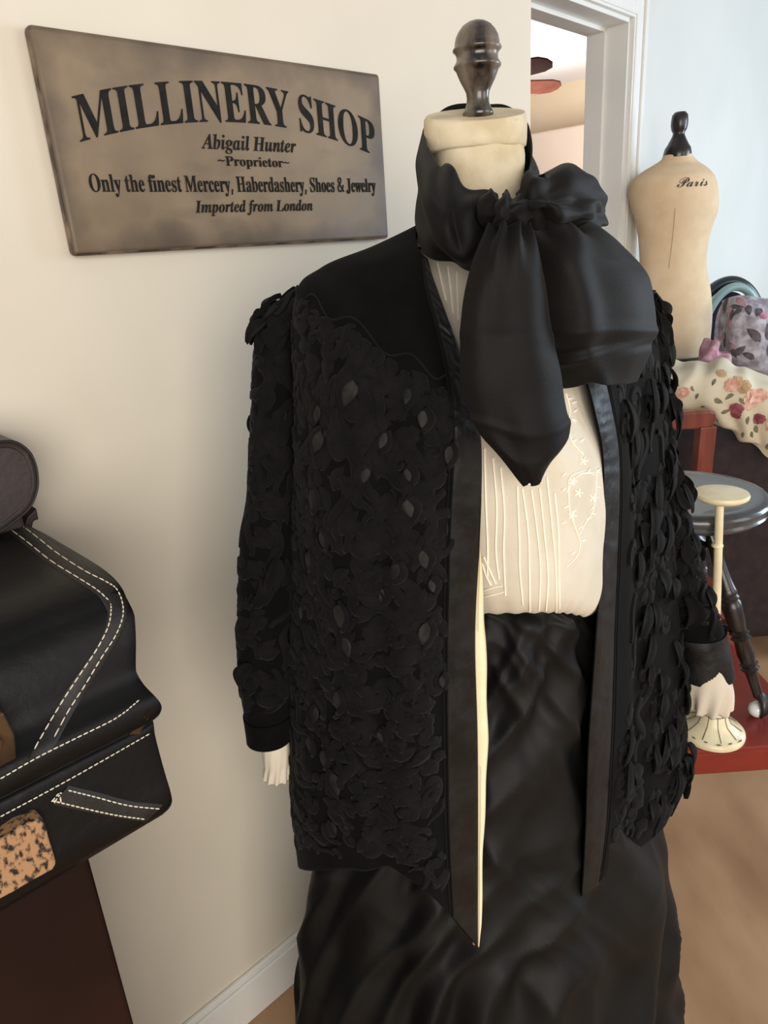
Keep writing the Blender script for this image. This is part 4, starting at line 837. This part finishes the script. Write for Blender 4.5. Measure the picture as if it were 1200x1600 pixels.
for i, a in enumerate(av):
    sh = 1.0 if a < .2 else 1 - .05 * ((a - .2) / .011) ** 2
    row = []
    for x, z, _ in pr:
        cx, cz = -.765, .99; xx = cx + (x - cx) * (1 - (1 - sh) * .35); zz = cz + (z - cz) * (1 - (1 - sh) * .35)
        aa = a + (aend(x, z) - .211) * max(0, (a - .1) / .111)
        w_ = .003 * noise.noise(Vector((a * 9, x * 9, z * 9)))
        row.append(W(aa, xx + w_, zz + w_ + (.004 * math.sin(a * 9) if z > 1.1 else 0)))
    g.append(row)
b = MB(); b.grid(np.array(g), cu=True); b.fan(g[-1]); b.fan(g[0]); body = b.build('body', m_leather, caseT)
gg = np.array(g); k1, k2 = gg.shape[:2]
CT = BVHTree.FromPolygons([tuple(p) for p in gg.reshape(-1, 3)], [(j * k2 + i, j * k2 + (i + 1) % k2, (j + 1) * k2 + (i + 1) % k2, (j + 1) * k2 + i) for j in range(k1 - 1) for i in range(k2)])
def path_on(pts, n, off):
    pp = cr([(x, y, 0) for x, y in pts], n); q = [onto(CT, x, y, off) for x, y, _ in pp]; return [w for w in q if w is not None]
def strip(mb, pa, pb, n=40, off=.0012):
    A = cr([(x, y, 0) for x, y in pa], n); B = cr([(x, y, 0) for x, y in pb], n); g = []
    for p, q in zip(A, B):
        row = [onto(CT, *(p + (q - p) * t)[:2], off if 0 < t < 1 else off * .2) for t in (0, .08, .5, .92, 1)]
        if all(r is not None for r in row): g.append(row)
    if len(g) > 1: mb.grid(np.array(g))
def stitch(mb, pts, n, off=.0014, r=.00066):
    q = path_on(pts, n * 4 + 1, off)
    for i in range(0, len(q) - 4, 4): mb.tube(q[i:i + 4], [r * .6, r, r, r * .6], 5)
in1 = [(2, 818), (40, 846), (80, 878), (120, 903), (150, 922), (170, 940), (173, 955), (168, 980), (150, 1015), (125, 1052), (100, 1090), (75, 1133), (48, 1182)]
in0 = [(16, 810), (52, 836), (90, 866), (130, 892), (165, 910), (182, 922), (191, 945), (190, 968), (178, 996), (156, 1030), (132, 1070), (106, 1112), (76, 1170)]
edge = [(25, 810), (60, 833), (98, 860), (138, 885), (172, 903), (192, 917), (199, 942), (198, 968), (186, 998), (164, 1034), (140, 1074), (113, 1116), (82, 1174)]
b = MB(); strip(b, [(x - 5, y + 3) for x, y in in1], edge, 60); b.build('corner_strap', m_leather2, caseT)
lowa = [(84, 1252), (130, 1262), (180, 1272), (228, 1279)]; lowb = [(104, 1232), (150, 1243), (200, 1256), (252, 1262)]
b = MB(); strip(b, [(x - 2, y + 5) for x, y in lowa], [(x + 2, y - 5) for x, y in lowb], 40); b.build('corner_strap', m_leather2, caseT)
b = MB(); stitch(b, in1, 40); b.build('stitching', m_thread, caseT)
b = MB(); stitch(b, in0, 40); b.build('stitching', m_thread, caseT)
b = MB(); stitch(b, [(0, 1216), (60, 1182), (120, 1152), (180, 1122), (218, 1094)], 26); b.build('stitching', m_thread, caseT)
b = MB(); stitch(b, [(0, 1275), (60, 1243), (120, 1210), (180, 1176), (234, 1145)], 28); b.build('stitching', m_thread, caseT)
b = MB(); stitch(b, [(80, 1250), (130, 1262), (180, 1273), (226, 1279)], 20); b.build('stitching', m_thread, caseT)
b = MB(); stitch(b, [(106, 1234), (150, 1245), (200, 1258), (250, 1263)], 18); b.build('stitching', m_thread, caseT)
b = MB(); stitch(b, [(80, 1252), (90, 1240), (97, 1238)], 3); b.build('stitching', m_thread, caseT)
b = MB(); stitch(b, [(84, 1254), (92, 1242), (95, 1255)], 3); b.build('stitching', m_thread, caseT)
def plate(mb, pts, d, vec, mi=0): mb.prism([PW(x, y, d) for x, y in pts], vec, mi)
b = MB(); plate(b, [(-40, 1130), (6, 1113), (24, 1150), (27, 1186), (0, 1200), (-40, 1218)], -.584, N * -.016); lt = b.build('latch', m_bronze, caseT, smooth=False, bevel=.002)
b = MB(); plate(b, [(-30, 1160), (-2, 1152), (6, 1160), (5, 1172), (-30, 1184)], -.578, N * -.01); b.build('latch_tongue', m_bronze, lt, smooth=False, bevel=.002)
b = MB(); plate(b, [(-30, 1330), (0, 1314), (30, 1294), (64, 1279), (72, 1288), (77, 1310), (84, 1332), (89, 1350), (84, 1360), (50, 1378), (20, 1396), (-30, 1422)], -.574, N * -.022)
b.build('hide_patch', m_patch, caseT, smooth=False, bevel=.003)
b = MB(); b.prism([onto(CT, x, y, .0005) for x, y in [(201, 1148), (226, 1117), (233, 1107), (231, 1122), (218, 1146)]], N * .0008); b.build('scuff', m_bronze, caseT, smooth=False)

trunk = thing('trunk', W(-.1, -.78, 0), 'tall dark brown trunk under the black leather suitcase', 'trunk')
b = MB(); b.box(W(-.75, -.934, 0.02), U * (.75 + .1345), N * .314, ZZ * .849); b.build('body', m_trunk, trunk, smooth=False, bevel=.006)
for a in (-.7, .06): 
    for d in (-.91, -.67): b = MB(); b.box(W(a, d, 0), U * .04, N * .04, ZZ * .022); b.build('foot', m_trunk, trunk, smooth=False)

# rounded brown leather case on top
pouch = thing('leather_case', W(.10, -.90, 1.115), 'dark brown leather case with rounded end, resting on the black suitcase', 'leather case')
out = [(-150, 790), (-120, 690), (-60, 688), (-10, 688), (14, 687), (30, 692), (46, 706), (55, 727), (58, 750), (56, 768), (48, 788), (36, 802), (18, 816), (0, 829), (-40, 852), (-100, 868)]
DP = -.858
f3 = [PW(x, y, DP) for x, y in out]; f3 = cr(f3, 90, True); c3_ = f3.mean(0)
g = [f3, f3 + N * .004 + (f3 - c3_) * -.010, f3 + N * .005 + (f3 - c3_) * -.03, f3 + N * .0012 + (f3 - c3_) * -.09, f3 + N * .001 + (f3 - c3_) * -.2]
b = MB(); b.grid(np.array(g), cu=True); b.fan(g[-1]); b.build('end_panel', m_brown, pouch)
g = [f3, f3 - N * .02 + (f3 - c3_) * .002, f3 - N * .05, f3 - N * .078, f3 - N * .082 + (f3 - c3_) * -.04]
b = MB(); b.grid(np.array(g), cu=True); b.fan(g[-1]); b.build('body', m_brown, pouch)
b = MB(); q = f3 + N * .0045 + (f3 - c3_) * -.022; b.tube(list(q) + [q[0]], .0016, 6, cap=False); b.build('rim', m_leather2, pouch)
b = MB(); q = cr(f3 + N * .0018 + (f3 - c3_) * -.16, 320, True)
for i in range(0, 316, 4): b.tube(q[i:i + 3], .0006, 4)
b.build('stitching', m_bronze, pouch)
b = MB(); b.prism([PW(x, y, -.925) for x, y in [(30, 800), (44, 786), (48, 804), (40, 806), (38, 816), (22, 822)]], N * .03); b.build('strap', m_brown, pouch, smooth=False, bevel=.002)

for q in (.165,): bb = MB(); bb.box(W(q, -.930, 1.118), U * .05, N * .06, ZZ * .05); bb.build('foot', m_brown, pouch, smooth=False, bevel=.004)
# ------------------------------------------------------------------ red table with stool and hat stand
TZ = 0.40
red = thing('red_table', (.65, 1.45, 0), 'low red painted table beside the black skirt', 'table')
b = MB(); b.box((.30, 1.176, TZ - .012), (.564, 0, 0), (0, .385, 0), (0, 0, .012)); b.build('tabletop', m_red, red, smooth=False, bevel=.003)
b = MB(); b.box((.305, 1.178, TZ - .064), (.555, 0, 0), (0, .378, 0), (0, 0, .052)); b.build('apron', m_red, red, smooth=False, bevel=.003)
for x in (.32, .46):
    for y in (1.20, 1.50): b = MB(); b.box((x, y, 0), (.04, 0, 0), (0, .04, 0), (0, 0, TZ - .064)); b.build('leg', m_red, red, smooth=False, bevel=.003)

SX, SY = 0.632, 1.405
seatc = P(1073, 768, SY); SX = seatc[0]; SZ = seatc[2]
stool = thing('piano_stool', (SX, SY, TZ), 'black turned wooden stool with round seat, standing on the red table', 'stool')
rs = 120 * mpp(seatc)
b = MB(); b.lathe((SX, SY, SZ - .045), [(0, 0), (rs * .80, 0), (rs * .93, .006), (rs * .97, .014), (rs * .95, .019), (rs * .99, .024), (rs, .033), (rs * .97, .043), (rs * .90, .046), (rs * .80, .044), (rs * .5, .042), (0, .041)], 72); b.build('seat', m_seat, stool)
b = MB(); b.lathe((SX, SY, SZ - .17), [(0, 0), (.03, 0), (.05, .03), (.055, .06), (.04, .075), (.03, .09), (.03, .125), (0, .125)], 32); b.build('hub', m_black, stool)
def turned(p0, p1, prof, name, parent, m):
    p0 = np.asarray(p0); p1 = np.asarray(p1); L = np.linalg.norm(p1 - p0)
    bb = MB(); bb.lathe(p0, [(r, t * L) for r, t in prof], 24, axis=p1 - p0); return bb.build(name, m, parent)
lp = [(.008, 0), (.012, .02), (.009, .05), (.013, .08), (.013, .10), (.011, .12), (.015, .30), (.018, .36), (.021, .38), (.018, .395), (.021, .41), (.018, .425), (.021, .44), (.021, .47), (.018, .56), (.015, .60), (.021, .615), (.015, .63), (.021, .645), (.016, .66), (.018, .74), (.015, .79), (.019, .80), (.014, .815), (.019, .83), (.013, .85), (.011, .92), (.010, 1.0)]
f_t = PZ(1184, 1098, TZ + .035); rad = math.hypot(f_t[0] - SX, f_t[1] - SY); a0 = math.atan2(f_t[1] - SY, f_t[0] - SX)
tp = P(1132, 820, SY - .03); 
for q in range(4):
    a = a0 + q * math.pi / 2; e = np.array([math.cos(a), math.sin(a), 0])
    ft = np.array([SX, SY, 0]) + e * rad; ft[2] = TZ + .05; t0 = np.array([SX, SY, tp[2]]) + e * .05
    lg = turned(t0, ft, lp, 'leg', stool, m_black)
    bb = MB(); 
    for w_ in (-.7, 0, .7):
        sd = np.cross(ZZ, e); o_ = ft + e * .004
        bb.tube([ft + ZZ * .006, o_ + e * .010 + sd * w_ * .014 - ZZ * .006, o_ + e * .018 * math.cos(w_) + sd * w_ * .022 - ZZ * .022, o_ + e * .012 * math.cos(w_) + sd * w_ * .02 - ZZ * .040], [.010, .008, .006, .003], 8)
    bb.build('claw_foot', m_black, lg)
    bb = MB(); bb.lathe(ft - ZZ * .049, [(0, 0), (.009, .002), (.016, .009), (.018, .017), (.016, .026), (.009, .033), (0, .035)], 20); bb.build('glass_ball', m_glass, lg)
b = MB()
for q in range(2):
    a = a0 + q * math.pi / 2; e = np.array([math.cos(a), math.sin(a), 0]) * rad * .62
    b.tube([np.array([SX, SY, TZ + .19]) - e, np.array([SX, SY, TZ + .19]) + e], .007, 10)
b.build('stretcher', m_black, stool)

hb = PZ(1118, 1150, TZ); HX, HY = hb[0] - .004, hb[1] + .012
stand = thing('hat_stand', (HX, HY, TZ), 'ivory painted hat stand with slender pole, on the red table by the stool', 'hat stand')
hd = P(1127, 775, HY); HZ = hd[2]; rb = 48.5 * mpp(np.array([HX, HY, TZ])); rd = 41 * mpp(hd)
b = MB(); b.lathe((HX, HY, TZ), [(0, 0), (rb * .98, 0), (rb, .005), (rb * .99, .010), (rb * .94, .014), (rb * .86, .016), (rb * .72, .022), (rb * .52, .032), (rb * .44, .044), (rb * .40, .054), (rb * .34, .056), (rb * .2, .058), (0, .058)], 64); base = b.build('base', m_ivory, stand)
b = MB()
for q in range(10):
    w_ = q * 2 * math.pi / 10 + .2; e = np.array([math.cos(w_), math.sin(w_), 0]); o_ = np.array([HX, HY, TZ])
    b.tube([o_ + e * rb * r + ZZ * (h + .0004) for r, h in [(.41, .054), (.445, .044), (.525, .032), (.725, .0225), (.865, .0165)]], .0007, 5)
b.tube([np.array([HX + rb * .41 * math.cos(w_), HY + rb * .41 * math.sin(w_), TZ + .0545]) for w_ in np.linspace(0, 6.283, 40)], .0007, 5)
for w_, r_, s2 in ((4.1, .90, .004), (4.5, .93, .006), (4.9, .90, .005), (5.3, .94, .007), (3.7, .93, .005), (4.6, .80, .004)):
    o_ = np.array([HX, HY, TZ]); e = np.array([math.cos(w_), math.sin(w_), 0]); t_ = np.cross(ZZ, e); c_ = o_ + e * rb * r_ + ZZ * .0162
    b.tube([c_ - t_ * s2, c_ + e * .001, c_ + t_ * s2], [.0004, .0018, .0004], 6, flat=.4)
b.build('grooves', m_chip, base)
pd = np.array([HX, HY, 0.0])
pole_top = np.array([P(1123, 795, HY)[0], HY, HZ - .008])
b = MB(); b.tube([(HX, HY, TZ + .055), pole_top * .55 + np.array([HX, HY, TZ + .055]) * .45, pole_top], [.0085, .0078, .0075], 16); pl = b.build('pole', m_ivory, stand)
rz = P(1121, 852, HY); b = MB(); b.lathe((rz[0], HY, rz[2] - .004), [(.0078, 0), (.0105, .002), (.0105, .005), (.0078, .008)], 24); b.build('collar', m_ivory, pl)
b = MB(); b.lathe((hd[0], HY, HZ - .012), [(0, 0), (rd * .3, 0), (rd * .8, .005), (rd * .98, .011), (rd, .015), (rd * .96, .019), (rd * .7, .022), (rd * .3, .0235), (0, .024)], 56); b.build('disc', m_ivory, stand)

# ------------------------------------------------------------------ small form printed "Paris"
FY = 2.56
rows = [(242, 1037, 1079), (248, 1034, 1083), (255, 1023, 1090), (263, 1008, 1100), (270, 998, 1107), (277, 990, 1112), (286, 985.5, 1116), (298, 984, 1118.5), (312, 986, 1120), (325, 989, 1120), (337, 993, 1118), (350, 996, 1113), (365, 998.5, 1108.5), (385, 1000, 1104), (410, 1001, 1101.5),
        (430, 1000, 1103), (450, 998, 1107), (475, 996.5, 1109.5), (500, 996, 1110), (530, 997, 1107.5), (552, 998, 1104.5), (557, 1000, 1102)]
paris = thing('display_form', (P(1052, 557, FY)[0], FY, 0), 'small beige dress form with black finial, printed with a French city name', 'dress form')
rr = [[P((xl + xr) / 2, y, FY), np.linalg.norm(P(xr, y, FY) - P(xl, y, FY)) / 2] for y, xl, xr in rows]
pk = np.array([[*c, h] for c, h in rr]); pk = cr(pk, 90)
nn_ = 64; g = []
for j, (x, y, z, h) in enumerate(pk):
    t = j / 89; bust = math.exp(-((t - .27) / .09) ** 2); dep = .66 if t > .1 else .95 - 2.9 * t
    g.append([np.array([x + h * math.cos(w_), y + math.sin(w_) * h * dep * (1.0 + (.22 * bust * (.4 + .6 * math.cos(w_) ** 2) * max(0, -math.sin(w_)))), z]) for w_ in [2 * math.pi * q / nn_ for q in range(nn_)]])
g = np.array(g); b = MB(); b.grid(g, cu=True); b.fan(g[0]); b.fan(g[-1]); b.build('torso', m_form, paris)
FT = BVHTree.FromPolygons([tuple(p) for p in g.reshape(-1, 3)], [(j * nn_ + i, j * nn_ + (i + 1) % nn_, (j + 1) * nn_ + (i + 1) % nn_, (j + 1) * nn_ + i) for j in range(89) for i in range(nn_)])
fb_ = P(1058, 244, FY); kf = mpp(fb_)
b = MB(); b.lathe(fb_ - ZZ * .004, [(r * kf, h * kf * 1.03) for r, h in [(0, 0), (20.5, 0), (21, 5), (20, 9), (19, 13), (16, 17), (12, 24), (9, 30), (8.5, 33), (11, 37), (12.5, 43), (12.5, 50), (11.5, 57), (8, 61), (0, 62)]], 32); b.build('finial', m_black, paris)
bt_ = g[-1].mean(0); b = MB(); b.tube([bt_ + ZZ * .002, bt_ - ZZ * .012], pk[-1][3] * .9, 32); b.build('base_plate', m_ink, paris)
b = MB(); b.tube([bt_ - ZZ * .01, (bt_[0], bt_[1], .02)], .014, 12); b.build('pole', m_black, paris)
b = MB(); b.lathe((bt_[0], bt_[1], 0), [(.07, 0), (.07, .012), (.03, .03), (.014, .05), (0, .05)], 28); b.build('foot', m_black, paris)
def put_paris(x, y, z):
    # flat lettering pressed onto the chest along the level direction it faces
    o_ = Vector((x, FY - 1.0, y)); h_ = FT.ray_cast(o_, Vector((0, 1, 0)))
    q = h_[0] if h_[0] is not None else Vector((x, FY, y))
    return Vector((q[0], q[1] - .0008 - z, q[2]))
zb_ = P(1080, 292, FY - .08)[2]; xa = P(1054, 290, FY - .08)[0]; xb = P(1100, 290, FY - .06)[0]
text_mesh('printed_word', 'Paris', 'scr', xa, xb, zb_, .030, put_paris, m_ink, paris, thick=.0002, slant=.1)
sm = MB(); q = [onto(FT, x, y, .0006) for x, y in cr([(1045, 420, 0), (1050, 380, 0), (1053, 350, 0), (1055, 325, 0)], 24)[:, :2]]; sm.tube([w_ for w_ in q if w_ is not None], .0010, 5); sm.build('seam', mat('shaded_seam_thread', rgb(168, 146, 116), rough=.9), paris)  # seam thread in darker tan, with the seam's shadow put into its colour

# ------------------------------------------------------------------ wooden chair, sofa, textiles
chair = thing('wooden_chair', (P(1000, 700, 1.92)[0], 1.92, 0), 'reddish cherry wood chair back showing behind the black stool', 'chair')
zt = P(1090, 641, 1.92)[2]; x1 = P(1117, 650, 1.92)[0]; x0 = x1 - .42
b = MB(); pts = [(x0, zt), (x1 - .02, zt), (x1 - .004, zt - .006), (x1, zt - .02), (x1 - .004, zt - .040), (x1 - .02, zt - .05), (x0, zt - .05)]
b.prism([np.array([x, 1.905, z]) for x, z in pts], (0, .028, 0)); b.build('top_rail', m_cherry, chair, smooth=False, bevel=.006)
xp0 = P(1088, 690, 1.92)[0]; xp1 = P(1113, 690, 1.92)[0]
for sx in (0, x1 - x0 - (xp1 - xp0) - .01):
    b = MB(); b.box((xp0 - sx, 1.90, 0), (xp1 - xp0, 0, 0), (0, .04, 0), (0, 0, zt - .045)); b.build('post', m_cherry, chair, smooth=False, bevel=.004)
b = MB(); b.box((xp0 - .34, 1.906, zt - .26), (.34, 0, 0), (0, .022, 0), (0, 0, .05)); b.build('cross_rail', m_cherry, chair, smooth=False, bevel=.004)
b = MB(); b.box((xp0 - .37, 1.63, .43), (.40, 0, 0), (0, .28, 0), (0, 0, .035)); b.build('seat', m_cherry, chair, smooth=False, bevel=.006)
for sx in (xp0 - .35, xp0):
    b = MB(); b.box((sx, 1.64, 0), (.035, 0, 0), (0, .035, 0), (0, 0, .43)); b.build('leg', m_cherry, chair, smooth=False, bevel=.004)

sofa = thing('sofa', (1.75, 2.5, 0), 'dark upholstered sofa behind the chair, draped with floral fabric', 'sofa')
zs = P(1150, 668, 2.02)[2]
def soft_box(o, a, b_, c, m, name, bev, par): q = MB(); q.box(o, a, b_, c); return q.build(name, m, par, smooth=True, bevel=bev, segs=5)
soft_box((.86, 2.06, .08), (1.75, 0, 0), (0, .20, 0), (0, 0, zs - .10), m_sofa, 'back', .05, sofa)
soft_box((.90, 2.24, .08), (1.70, 0, 0), (0, .26, 0), (0, 0, .34), m_sofa, 'seat', .04, sofa)
soft_box((.84, 2.10, .08), (.16, 0, 0), (0, .40, 0), (0, 0, .55), m_sofa, 'arm', .05, sofa)
soft_box((2.48, 2.10, .08), (.16, 0, 0), (0, .40, 0), (0, 0, .55), m_sofa, 'arm', .05, sofa)
for x in (.9, 2.5):
    for y in (2.1, 2.42): q = MB(); q.box((x, y, 0), (.05, 0, 0), (0, .05, 0), (0, 0, .085)); q.build('foot', m_black, sofa, smooth=False)

def decals(mb, S, items):
    for u, v, kind, s, a, mi in items:
        f = S.local(u, v)
        if kind == 'rose':
            for q in range(9):
                w_ = a + q * 2 * math.pi / 8; rr_ = .62 * s if q < 8 else 0
                n_ = 10; ring = [f(rr_ * math.cos(w_) + s * .42 * math.cos(t) * (1 + .15 * math.sin(3 * t + q)), rr_ * math.sin(w_) + s * .36 * math.sin(t), .0012 + .0003 * q) for t in [2 * math.pi * k_ / n_ for k_ in range(n_)]]
                mb.fan(ring, mi)
        else: leaf(mb, f, a, s * 1.6, s * .7, .0012, .06, mi)
# cream floral throw over the sofa back
ctrl = [
    [(1020, 566, 2.22), (1062, 562, 2.16), (1090, 566, 2.14), (1118, 562, 2.13), (1145, 566, 2.12), (1180, 580, 2.11), (1240, 600, 2.10)],
    [(1020, 590, 2.06), (1060, 580, 2.03), (1092, 580, 2.01), (1122, 576, 2.00), (1150, 584, 1.99), (1185, 598, 1.99), (1240, 618, 1.99)],
    [(1020, 615, 2.00), (1060, 606, 1.985), (1095, 604, 1.975), (1128, 604, 1.965), (1158, 612, 1.96), (1190, 626, 1.965), (1240, 648, 1.97)],
    [(1020, 632, 2.01), (1062, 634, 2.00), (1098, 634, 1.98), (1132, 634, 1.965), (1162, 642, 1.965), (1192, 658, 1.97), (1240, 684, 1.98)],
    [(1020, 640, 2.03), (1066, 642, 2.02), (1106, 650, 2.00), (1140, 664, 1.99), (1168, 680, 1.99), (1194, 695, 1.99), (1240, 720, 2.00)],
    [(1020, 642, 2.05), (1070, 644, 2.05), (1112, 658, 2.03), (1146, 678, 2.02), (1172, 694, 2.01), (1198, 712, 2.01), (1240, 740, 2.02)]]
g = net(px_rows(ctrl), 90, 60); n = facing(g, normals(g))
g = displace(g, n, lambda u, v, p: .010 * noise.noise(Vector((u * 6 + v * 2, v * 4, 3))) + .005 * math.sin(u * 26 + v * 5 + 3 * noise.noise(Vector((u * 4, v * 3, 1)))))
n = facing(g, normals(g)); TS = Surf(g, n)
b = MB(); b.grid(g)
decals(b, TS, [(.60, .60, 'rose', .020, .3, 1), (.585, .66, 'rose', .016, .9, 1), (.60, .36, 'rose', .022, .2, 2), (.75, .44, 'rose', .030, .5, 2), (.80, .60, 'rose', .018, 1.0, 1), (.20, .45, 'rose', .018, .7, 2), (.52, .26, 'rose', .014, .2, 4), (.66, .28, 'rose', .014, .8, 4),
               (.46, .55, 'leaf', .020, .5, 3), (.50, .66, 'leaf', .018, -.4, 3), (.69, .66, 'leaf', .018, 1.0, 3), (.72, .76, 'leaf', .016, .7, 3), (.30, .50, 'leaf', .012, 1.8, 3), (.33, .62, 'leaf', .010, 2.4, 3), (.27, .42, 'leaf', .012, .9, 3), (.86, .80, 'leaf', .018, 1.2, 3),
               (.56, .50, 'leaf', .018, 2.3, 3), (.66, .50, 'leaf', .016, .4, 3), (.90, .55, 'rose', .030, .2, 2), (.82, .36, 'rose', .022, .6, 2), (.70, .34, 'rose', .020, .1, 4), (.95, .36, 'rose', .022, .3, 1), (.10, .62, 'leaf', .018, .3, 3), (.16, .34, 'leaf', .014, 1.3, 3), (.78, .70, 'leaf', .02, .5, 3), (.93, .76, 'rose', .02, .3, 1), (.44, .36, 'leaf', .014, 2.0, 3), (.40, .80, 'leaf', .014, .6, 3), (.62, .82, 'leaf', .014, .9, 3)])
th = b.build('floral_throw', [m_floral, m_rose, m_pink, m_leafp, m_tanp], None)
tag(th, 'cream throw with pink and burgundy rose print draped over the dark sofa', 'throw')
# grey floral cushion
cu = [[(1128, 470, 2.40), (1150, 462, 2.36), (1200, 466, 2.34), (1250, 470, 2.36)],
      [(1126, 500, 2.38), (1150, 496, 2.29), (1200, 500, 2.26), (1250, 505, 2.32)],
      [(1126, 540, 2.37), (1150, 536, 2.27), (1200, 540, 2.24), (1250, 545, 2.30)],
      [(1132, 580, 2.37), (1152, 580, 2.28), (1200, 584, 2.26), (1250, 590, 2.31)],
      [(1140, 606, 2.40), (1158, 610, 2.36), (1200, 612, 2.34), (1250, 616, 2.36)]]
g = net(px_rows(cu), 60, 50); n = facing(g, normals(g)); g = displace(g, n, lambda u, v, p: .008 * noise.noise(Vector((u * 5, v * 4, 7))) + .006 * math.sin(u * 20 - v * 12) * max(0, .3 - v))
n = facing(g, normals(g)); CS = Surf(g, n); b = MB(); b.grid(g)
bk = g.copy()
for j in range(50):
    for i in range(60): bk[j, i] = g[j, i] + np.array([0, .14, 0]) * (math.sin(math.pi * j / 49) * math.sin(math.pi * i / 59)) ** .6
b.grid(bk)
rnd = random.Random(3); it = []
for q in range(46): it.append((rnd.uniform(.05, .95), rnd.uniform(.06, .92), 'leaf', rnd.uniform(.022, .040), rnd.uniform(0, 6.2), rnd.choice((1, 1, 1, 0, 3))))
decals(b, CS, it)
cs = b.build('cushion', [m_cush, m_dleaf, m_tanp, m_mauve], None)
tag(cs, 'lilac grey cushion printed with charcoal leaves, propped on the sofa', 'cushion')
# mauve folded cloth between the form and the cushion
mv = [[(1100, 534, 2.30), (1112, 528, 2.27), (1124, 540, 2.27), (1132, 552, 2.30)],
      [(1096, 550, 2.26), (1110, 544, 2.21), (1128, 552, 2.20), (1144, 562, 2.25)],
      [(1088, 566, 2.22), (1106, 562, 2.16), (1130, 566, 2.15), (1150, 570, 2.2)],
      [(1084, 580, 2.20), (1104, 580, 2.15), (1130, 582, 2.14), (1150, 584, 2.18)]]
g = net(px_rows(mv), 40, 30); n = facing(g, normals(g)); g = displace(g, n, lambda u, v, p: .010 * math.sin(u * 14 + v * 6))
b = MB(); b.grid(g); mo = b.build('folded_cloth', m_mauve, None, solid=.004)
tag(mo, 'mauve pink folded cloth tucked between the small dress form and the cushion', 'cloth')
# round backed teal seat behind the cushion
tub = thing('tub_chair', (P(1140, 540, 2.82)[0], 2.82, 0), 'round backed pale teal and black chair against the bluish wall', 'chair')
cx_ = P(1140, 540, 2.80); 
def arcpts(rx, rz_, dy): return [np.array([cx_[0] + rx * math.cos(a), 2.80 + dy, cx_[2] + rz_ * math.sin(a)]) for a in np.linspace(-.2, math.pi + .2, 40)]
kx = mpp(cx_)
b = MB(); b.tube(arcpts(58 * kx, 95 * kx, .05), .026, 12, flat=.8); b.build('outer_shell', m_dteal, tub)
b = MB(); b.tube(arcpts(47 * kx, 88 * kx, .0), .016, 12); b.build('back_roll', m_teal, tub)
b = MB(); ring = arcpts(42 * kx, 80 * kx, .03); b.prism(ring, (0, .03, 0)); b.build('back_panel', m_navy, tub, smooth=False)
b = MB(); b.lathe((cx_[0], 2.80, .36), [(0, 0), (.16, 0), (.18, .03), (.18, .08), (.15, .10), (0, .10)], 32); b.build('seat', m_teal, tub)
b = MB(); b.lathe((cx_[0], 2.80, 0), [(.16, 0), (.16, .015), (.03, .03), (.03, .36), (0, .36)], 28); b.build('pedestal', m_dteal, tub)
b = MB()
for sx in (-1, 1): b.tube([np.array([cx_[0] + sx * 52 * kx, 2.82, cx_[2] - .02]), np.array([cx_[0] + sx * .16, 2.82, .42])], .022, 10)
b.build('side_shell', m_dteal, tub)
